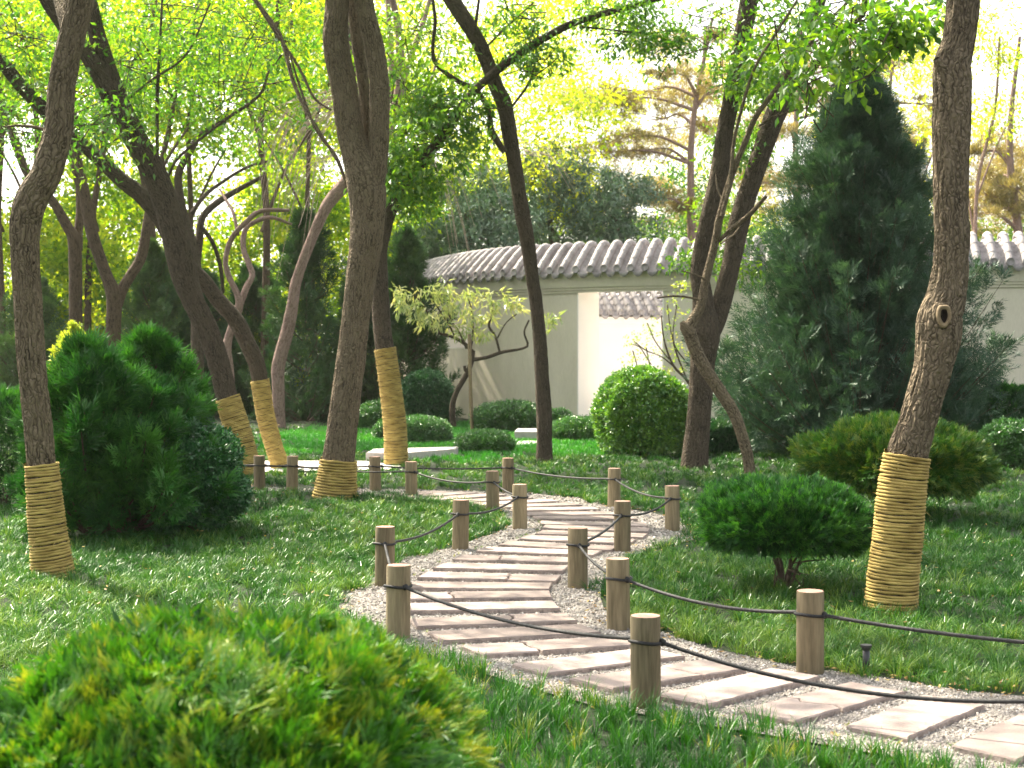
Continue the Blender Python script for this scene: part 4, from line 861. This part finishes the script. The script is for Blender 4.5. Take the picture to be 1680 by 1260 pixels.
shrub('flat domed dark green topiary on bare stems, right of the path', 1287, 968, 262, 793, 'lf_thuja', 'spray', 5600, 7, .055, .0085, zb=.16, seed=1, lump=.15, top=2.4, tone=.58, tv=.27, stem=.25, name='topiary_shrub', zmin=-.5)
shrub('wide golden green mounded shrub partly behind the massive right trunk', 1462, 850, 285, 695, 'lf_gold', 'spray', 6000, 7, .085, .012, zb=.16, seed=2, lump=.2, top=2.2, tone=.5, tv=.2, stem=.6, name='mounded_shrub', zmin=-.6)
shrub('round shrub with leaves coloured as if sunlit in front of the door opening', 1053, 746, 150, 607, 'lf_box', 'box', 4800, 8, .05, .034, seed=3, lump=.10, top=2.3, tone=.72, tv=.2, name='round_shrub')  # leaf tone raised so the lit yellow sits in the colour
shrub('dark glossy round shrub beside the left end of the wall', 699, 700, 88, 608, 'lf_box_dark', 'box', 3200, 8, .05, .03, seed=4, lump=.07, tone=.5, name='round_shrub')
shrub('low wide clipped mound against the wall left of the slim trunk', 842, 708, 132, 659, 'lf_box', 'box', 3400, 8, .045, .022, seed=5, lump=.08, tone=.32, depth=.8)
shrub('small clipped mound on the lawn below the wide mound', 795, 742, 92, 707, 'lf_box', 'box', 2600, 8, .034, .017, seed=6, lump=.07, tone=.36)
shrub('clipped mound right of the wrapped slim trunk, nearer of two', 690, 726, 100, 684, 'lf_box', 'box', 2600, 8, .036, .017, seed=7, lump=.09, tone=.30)
shrub('clipped mound left of the wrapped slim trunk', 622, 705, 84, 660, 'lf_box', 'box', 2400, 8, .042, .020, seed=8, lump=.09, tone=.33)
shrub('low clipped shrub between the slim trunk and the sunlit-coloured round shrub', 955, 722, 108, 685, 'lf_box', 'box', 2600, 8, .036, .018, seed=9, lump=.1, tone=.4, depth=.8)
shrub('small clipped shrub right behind the slim trunk foot at the wall', 915, 708, 52, 672, 'lf_box', 'box', 1400, 8, .04, .02, seed=10, tone=.25)
shrub('lower left clipped mound against the wrapped slim trunk', 640, 722, 52, 690, 'lf_box', 'box', 1500, 8, .036, .018, seed=18, tone=.3)
shrub('small dark clipped ball far behind the central trunk at left', 523, 692, 34, 651, 'lf_box_dark', 'box', 900, 8, .05, .03, seed=11)
shrub('far clipped green mound left of the slimmer leaning trunk', 352, 684, 86, 641, 'lf_box', 'box', 2200, 8, .055, .03, seed=12, tone=.4)
shrub('far clipped green mound between the two leaning wrapped trunks', 404, 684, 44, 630, 'lf_box', 'box', 1300, 8, .055, .03, seed=13, tone=.48)
shrub('dark green round shrub at the right edge in front of the wall', 1662, 768, 110, 690, 'lf_box', 'box', 3000, 8, .04, .024, seed=14, tone=.28)
shrub('taller dark shrub at the right edge behind the round one', 1650, 745, 110, 634, 'lf_thuja', 'spray', 2600, 7, .08, .012, seed=15, tone=.35, tv=.22)
shrub('dark clipped shrub at the foot of the double trunk', 1183, 745, 60, 690, 'lf_box_dark', 'box', 1500, 8, .045, .026, seed=16)
# feathery shrubs at left
shrub('round leafy dark green shrub at the right of the left thicket', 312, 876, 172, 698, 'lf_box_dark', 'box', 6500, 8, .034, .021, seed=20, lump=.30, tone=.6, tv=.22, zb=.02, name='leafy_shrub', stem=.7, top=2.0, zmin=-.9)
shrub('low leafy shrub edge behind the round one in the left thicket', 350, 830, 80, 706, 'lf_box_dark', 'box', 3000, 8, .036, .022, seed=21, lump=.12, tone=.62, tv=.2, zb=.1, name='leafy_shrub')
shrub('green bushy shrub at the extreme left behind the far left trunk', 5, 830, 150, 640, 'lf_thuja', 'spray', 3600, 7, .06, .008, seed=22, lump=.15, tone=.6)
def feathery(lab, px, pyb, wpx, pyt, seed, mat='lf_thuja', Yo=0, nb=80, L=.07, Wd=.008, name='feathery_shrub', tone=.5, zb=.25, up=.8, dens=60, tip=.5, rad0=1.0, per=6, cat='shrub', group=None, grow=.65, cone=None, wild=0.0, zp=.85):
    """upright shrub of many ascending plumes, each plume a small branch clothed in sprays"""
    Y = gY(pyb) + Yo; rx = wpx * Y / FPX / 2; H = P(px, pyt, Y)[2]; b = P(px, pyb, Y); r3 = np.random.default_rng(seed); t = thing(name, lab, cat, (b[0], Y, 0), group)
    st = Acc(); cs, os_, ts = [], [], []
    for k in range(nb):
        a_ = r3.uniform(0, 2 * PI); q = r3.random() ** .5
        zz = zb + (H - zb) * (r3.random() ** zp); prof = max(.06, (1 - ((zz / H) ** 1.6)) ** tip) * rad0
        if cone: prof = max(.04, (1 - zz / H) ** cone)
        prof *= 1 + wild * r3.normal()
        if zz < H * .3: prof *= .75 + .25 * zz / (H * .3)
        e = np.array([b[0] + math.cos(a_) * rx * prof * (.6 + .4 * q), Y + math.sin(a_) * rx * prof * (.6 + .4 * q), zz])
        s0 = np.array([b[0] + (e[0] - b[0]) * .1, Y + (e[1] - Y) * .1, max(.05, zz - rx * prof * up - .1)])
        pp = spline(np.array([s0, s0 + (e - s0) * .5 - np.array([0, 0, .04 * H]), e]), 14); tube(st, pp, np.linspace(.016, .004, 14), 5)
        tt = grow + (1 - grow) * r3.random(dens); tt = 1 - (1 - grow) * r3.random(dens) ** 1.3 * 1.25; tt = np.clip(tt, 0, 1)
        pt = np.stack([np.interp(tt, np.linspace(0, 1, 14), pp[:, j]) for j in range(3)], -1); dr = unit(e - s0)
        ra = .16 * rx * (1.15 - tt) / .5 * prof ** .3; off = rdir(r3, dens); pt = pt + off * (ra * r3.random(dens) ** .5)[:, None]
        cs.append(pt); os_.append(unit(dr * .9 + off * .8 + np.array([0, 0, .25]))); ts.append(np.full(dens, r3.normal(0, .1)))
    st.build('stems', M['stem'], t); ac = Acc(); cs = np.concatenate(cs); os_ = np.concatenate(os_)
    sprays(ac, r3, cs, os_, per, L, Wd, tone + np.concatenate(ts), .08)
    ac.build('foliage', M[mat], t, False); return t
feathery('tall feathery dark green shrub in the left thicket, right behind the far left trunk', 150, 885, 225, 572, 41, nb=90, L=.15, Wd=.016, tone=.50, dens=30, tip=.42, wild=.24, per=7, zp=.7)
feathery('slightly paler feathery shrub with the highest plume of the left thicket', 245, 870, 250, 556, 45, nb=85, L=.15, Wd=.016, tone=.60, dens=30, tip=.6, wild=.24, per=7)
feathery('broad low feathery shrub filling the middle of the left thicket', 215, 878, 330, 625, 46, nb=170, L=.14, Wd=.016, tone=.57, dens=34, tip=.5, wild=.28, zb=.12, per=7)
feathery('darker feathery shrub at the left foot of the left thicket', 85, 880, 120, 650, 42, nb=70, L=.10, Wd=.010, tone=.42, dens=60, tip=.5, wild=.2)
feathery('yellow green glowing shrub showing above the left thicket', 122, 760, 125, 535, 43, mat='lf_yellow', nb=90, L=.075, Wd=.035, tone=.4, dens=26, tip=.6, per=3, wild=.25)
# big conifer
feathery('tall broad dark conifer with ragged top between the double trunk and massive trunk', 1408, 745, 590, 112, 44, mat='lf_conifer', Yo=0.3, nb=540, L=.22, Wd=.014, name='conifer_tree', tone=.55, zb=.25, up=.9, dens=50, per=8, cat='conifer', grow=.30, cone=.88, wild=.27, zp=1.45)
for k, (px, pb, wd, pt, lab) in enumerate([(500,696,210,350,'dark juniper column between the reddish trunk and the central trunk'),(668,694,170,370,'dark juniper column behind the wrapped slim trunk'),(250,690,240,400,'dim green juniper behind the left thicket'),(420,690,170,430,'dim juniper behind the pale forked tree'),(595,694,140,420,'dim narrow juniper directly behind the central trunk'),(60,690,220,460,'dim juniper at far left behind the yellow green shrub'),(340,692,180,450,'dim juniper behind the leaning trunks')]):
    feathery(lab, px, pb, wd, pt, 60 + k, mat='lf_juniper', nb=90, L=.20, Wd=.022, name='juniper', tone=.5 + .12 * (k % 3 - 1), dens=52, tip=.8, per=6, cat='conifer', group='junipers behind the lawn', zb=.1, grow=.3, Yo=.2 * k, wild=.28)

# small tree with pale drooping leaves beside the wall, and its stake
YP = 28.0 * KD
def leafsprigs(parent, sites, mat, L, Wd, n, per, spread, seed, Y, droop=True, tone=.5):
    r3 = np.random.default_rng(seed); ac = Acc()
    for px, py, rr in sites:
        c = P(px, py, Y); cen, out = blob_pts(r3, c, (rr, rr * .8, rr * .7), n, .2)
        foliage(ac, r3, cen, out, per, spread, L, Wd, tone + r3.normal(0, .1), .15, updir=-.6 if droop else .2, outdir=.5, jit=.7, upn=.6, droop=.25)
    ac.build('leaves', M[mat], parent, False)
bp_ = P(744, 697, YP); tp = thing('peach_tree', 'small gnarled tree with pale drooping leaves beside the wall', 'tree', (bp_[0], YP, 0))
for nm, pts in (('trunk', [(744,702,11),(742,670,10),(748,645,9),(765,615,9),(773,595,9),(776,575,8)]), ('branch', [(776,590,7),(800,586,6),(822,578,6),(840,575,5),(856,572,4),(866,566,4),(860,545,3),(868,525,3)]), ('branch', [(776,578,7),(760,562,6),(740,552,5),(720,545,5),(706,525,4),(695,500,3),(680,485,3)]),
    ('branch', [(766,572,5),(756,550,4),(740,525,3),(735,500,3)]), ('branch', [(820,578,4),(812,550,4),(802,535,4),(808,512,3),(806,490,3)]), ('branch', [(816,555,3),(830,530,2),(848,515,2)]), ('branch', [(762,600,5),(764,612,4),(770,608,3)]), ('branch', [(772,576,4),(776,545,3),(774,510,3),(768,490,2)]), ('branch', [(745,550,3),(735,530,3),(715,500,2),(700,480,2)])):
    ac = Acc(); pxtube(ac, pts, YP, seg=8, disp=.003 if nm == 'trunk' else 0); ac.build(nm, M['bark_dark'], tp)
leafsprigs(tp, [(668,500,.35),(690,485,.4),(712,500,.45),(735,490,.45),(755,500,.45),(772,520,.4),(705,520,.35),(735,530,.35),(790,500,.35),(815,492,.3),(770,480,.3),(655,480,.25),(845,500,.2),(725,475,.3),(800,520,.25),(903,525,.2),(760,545,.25),(790,548,.18),(690,510,.3)], 'lf_peach', .18, .045, 8, 8, .13, 5, YP - .1, tone=.66)
ac = Acc(); pxtube(ac, [(775,712,6),(772,640,6),(770,548,6)], YP - 1.2, seg=8); o = ac.build('support_stake', M['wood_pale'], loc=(float(P(775,712,YP-1.2)[0]), YP - 1.2, 0)); tag(o, 'thin straight wooden stake propping the small pale leaved tree', 'stake')
YL = 25.5 * KD; bl = P(1110, 730, YL); tl = thing('young_tree', 'spindly young tree with tiny yellow green leaves before the right side of the opening', 'tree', (bl[0], YL, 0))
ac = Acc()
for pts in ([(1150,735,7),(1143,660,6),(1128,625,5),(1105,600,4),(1090,560,3),(1085,520,2)], [(1110,605,3),(1085,585,2),(1060,575,2),(1040,560,2)], [(1128,625,3),(1110,580,3),(1100,540,2),(1095,500,2)], [(1098,590,2),(1075,560,2),(1062,530,2)], [(1090,610,2),(1070,600,2),(1050,570,2),(1035,565,1.5)], [(1076,635,3),(1066,600,2),(1060,570,2)], [(1050,640,3),(1045,600,2),(1038,575,2)], [(1130,600,3),(1105,560,2),(1110,500,2)]): pxtube(ac, pts, YL, seg=6)
ac.build('stems', M['stem'], tl)
leafsprigs(tl, [(1040,560,.3),(1060,545,.3),(1085,540,.35),(1100,520,.35),(1110,560,.35),(1090,575,.3),(1065,580,.25),(1115,500,.3),(1030,590,.2),(1120,590,.3),(1130,460,.2),(1140,520,.25),(1070,610,.25),(1105,610,.2),(1118,470,.2)], 'lf_yellow', .06, .032, 9, 6, .09, 8, YL, False, .45)
# sprout beside the massive trunk
gs = G(1418, 915); ts_ = thing('sprout', 'fresh light green leafy sprout against the straw wrap of the massive trunk', 'plant', (gs[0], gs[1], 0))
ac = Acc(); YS = gs[1]
for pts in ([(1418,918,3),(1420,870,3),(1425,835,2)], [(1420,880,2),(1408,860,2)], [(1419,895,2),(1406,890,2)]): pxtube(ac, pts, YS, seg=5)
ac.build('stem', M['stem'], ts_); leafsprigs(ts_, [(1422,840,.05),(1412,858,.05),(1425,865,.05),(1408,885,.05),(1422,900,.05),(1430,850,.04),(1412,905,.04)], 'lf_yellow', .042, .018, 6, 5, .03, 9, YS, False, .35)

# ------------------------------------------------------------------ grass
def blades(ac, r, p, nb, h, wd, tone, tv, lean=1.0, spread=.03, tuft_tone=None):
    n = len(p); N_ = n * nb; ht = np.repeat(r.uniform(.7, 1.25, n), nb) * r.uniform(.55, 1.15, N_) * h
    az = r.random(N_) * 2 * PI; dd = np.stack([np.cos(az), np.sin(az), np.zeros(N_)], -1); sd = np.stack([-np.sin(az), np.cos(az), np.zeros(N_)], -1)
    b = np.repeat(np.c_[p, np.zeros(n)], nb, 0) + dd * (r.random(N_) * spread)[:, None]
    le = r.uniform(.15, 1.0, N_) * lean; w_ = wd * r.uniform(.7, 1.2, N_)
    tw = r.normal(0, .5, N_)[:, None]; sd = unit(sd + dd * tw)
    T = (0, .4, .75, 1.0); V = []
    for t in T:
        rr = (le * ht * (t ** 1.7) * .95)[:, None]; z = ht * (t - le * .38 * t ** 2.4)
        c = b + dd * rr; c[:, 2] = z; ww = (w_ * (1 - t ** 2.2) * .5 + .0002)[:, None]
        V += [c - sd * ww, c + sd * ww]
    v = np.stack(V, 1); f = np.array([[0, 1, 3, 2], [2, 3, 5, 4], [4, 5, 7, 6]])
    F = (f[None] + (np.arange(N_) * 8)[:, None, None]).reshape(-1, 4)
    tn = np.repeat(tone + r.normal(0, tv, n) if np.ndim(tone) == 0 else tone + r.normal(0, tv, n), nb) + r.normal(0, .08, N_)
    ac.add(v.reshape(-1, 3), F, np.repeat(np.clip(tn, 0, 1), 8))
LAWN = np.array([G(x, y)[:2] for x, y in [(425,745),(520,748),(600,742),(640,748),(700,758),(800,762),(880,745),(960,752),(1045,748),(1035,725),(1000,712),(960,690),(700,688),(560,690),(430,716)]])
SL = [np.array([G(x, y)[:2] for x, y in q]) for q, _ in QS]
TR = [(G(87,946)[:2], .14), (G(461+1000,1003)[:2], .14), (G(549,817)[:2], .22), (G(1139,768)[:2], .2)]
def scatter(r, y0, y1, dens, xf=.46):
    n = int(dens * (y1 - y0) * (2 * xf * y1)); p = np.c_[r.uniform(-xf * y1, xf * y1, n), r.uniform(y0, y1, n)]
    p = p[np.abs(p[:, 0]) < xf * p[:, 1] + .3]
    return p
def edge(p, amp=.10): # irregular border
    q = np.c_[p * 4.0, np.zeros(len(p))]; return p + (np.stack([vnoise(q), vnoise(q + 37)], -1) - .5) * amp * 2
r = np.random.default_rng(11)
ac = Acc(); al = Acc(); af = Acc()
WX = w.p + w.Nn * .6
for y0, y1, dens, nb, h, wd in ((4.8, 8.3, 210, 30, .125, .0046), (8.3, 12, 150, 28, .125, .0055), (12, 17.3, 100, 22, .13, .0075), (17.3, 25, 46, 16, .13, .011), (25, 41, 22, 12, .13, .018)):
    p = scatter(r, y0, y1, dens); k = ~inpoly(edge(p), GR) & ~inpoly(p, XP)
    wy = np.interp(p[:, 0], WX[:, 0], WX[:, 1]); k &= p[:, 1] < wy
    inl = inpoly(edge(p, .3), LAWN); yb = 5.75 - .14 * np.clip(p[:, 0], 0, 3)
    front = (p[:, 0] > -.5) & (p[:, 1] < np.interp(p[:, 0], [-1, 0, .5, 3], [7.8, 7.5, 7.0, 5.9]))
    q = p[k & ~inl & ~front]; c = vnoise(np.c_[q * 1.1, np.zeros(len(q))]); c2 = vnoise(np.c_[q * .35, np.full(len(q), 5.)])
    keep = r.random(len(q)) < .55 + .6 * c; q = q[keep]; tn = .47 + .35 * (c[keep] - .5) + .35 * (c2[keep] - .5)
    tn = tn + (r.random(len(q)) < .04) * .45
    blades(ac, r, q, nb, h * .78, wd * .85, tn, .17, 1.5, .05)
    q = p[k & front]
    if len(q):
        q = q[r.random(len(q)) < .85]; blades(af, r, q, 22, .115, .0040, .34 + .5 * (vnoise(np.c_[q * 3, np.zeros(len(q))]) - .5) + (r.random(len(q)) < .08) * .4, .12, .75, .03)
q = []
for sl in SL[:24]:
    for j in range(9):
        t_ = r.random(); a_, b_ = (sl[1], sl[2]) if r.random() < .6 else (sl[0], sl[1])
        q.append(a_ + (b_ - a_) * t_ + (a_ - sl.mean(0)) * .04 - np.array([0, .025]))
blades(af, r, np.array(q), 7, .035, .003, .62, .2, .8, .015)
p = scatter(r, 22, 37, 60, .4); p = p[inpoly(edge(p, .3), LAWN)]; wy = np.interp(p[:, 0], WX[:, 0], WX[:, 1]); p = p[p[:, 1] < wy]
blades(al, r, p, 14, .085, .012, .45 + .5 * (vnoise(np.c_[p, np.zeros(len(p))]) - .5), .08, .6, .06)
tag(ac.build('groundcover_grass', M['gr_lili'], None, False), 'dark glossy tufted groundcover grass carpeting both sides of the path', 'grass', kind='stuff')
tag(al.build('lawn_grass', M['gr_lawn'], None, False), 'short vivid green lawn in front of the wall', 'grass', kind='stuff')
if af.v: tag(af.build('tall_grass', M['gr_front'], None, False), 'taller fresh grass along the bottom edge before the path', 'grass', kind='stuff')
print('polys', sum(len(o.data.polygons) for o in C.objects if o.type == 'MESH'))

m, t, out = newmat('haze_air'); v = N(t, 'ShaderNodeVolumePrincipled'); v.inputs['Color'].default_value = (1.0, .96, .88, 1); v.inputs['Density'].default_value = .00025; v.inputs['Anisotropy'].default_value = .3
t.links.new(v.outputs[0], out.inputs['Volume'])
bm = bmesh.new(); bmesh.ops.create_cube(bm, size=1)
for q in bm.verts: q.co.x = q.co.x * 140; q.co.y = 45 + q.co.y * 120; q.co.z = 12 + q.co.z * 27
tag(bmobj('haze', bm, m), 'thin warm haze in the air of the garden', 'haze', kind='stuff')
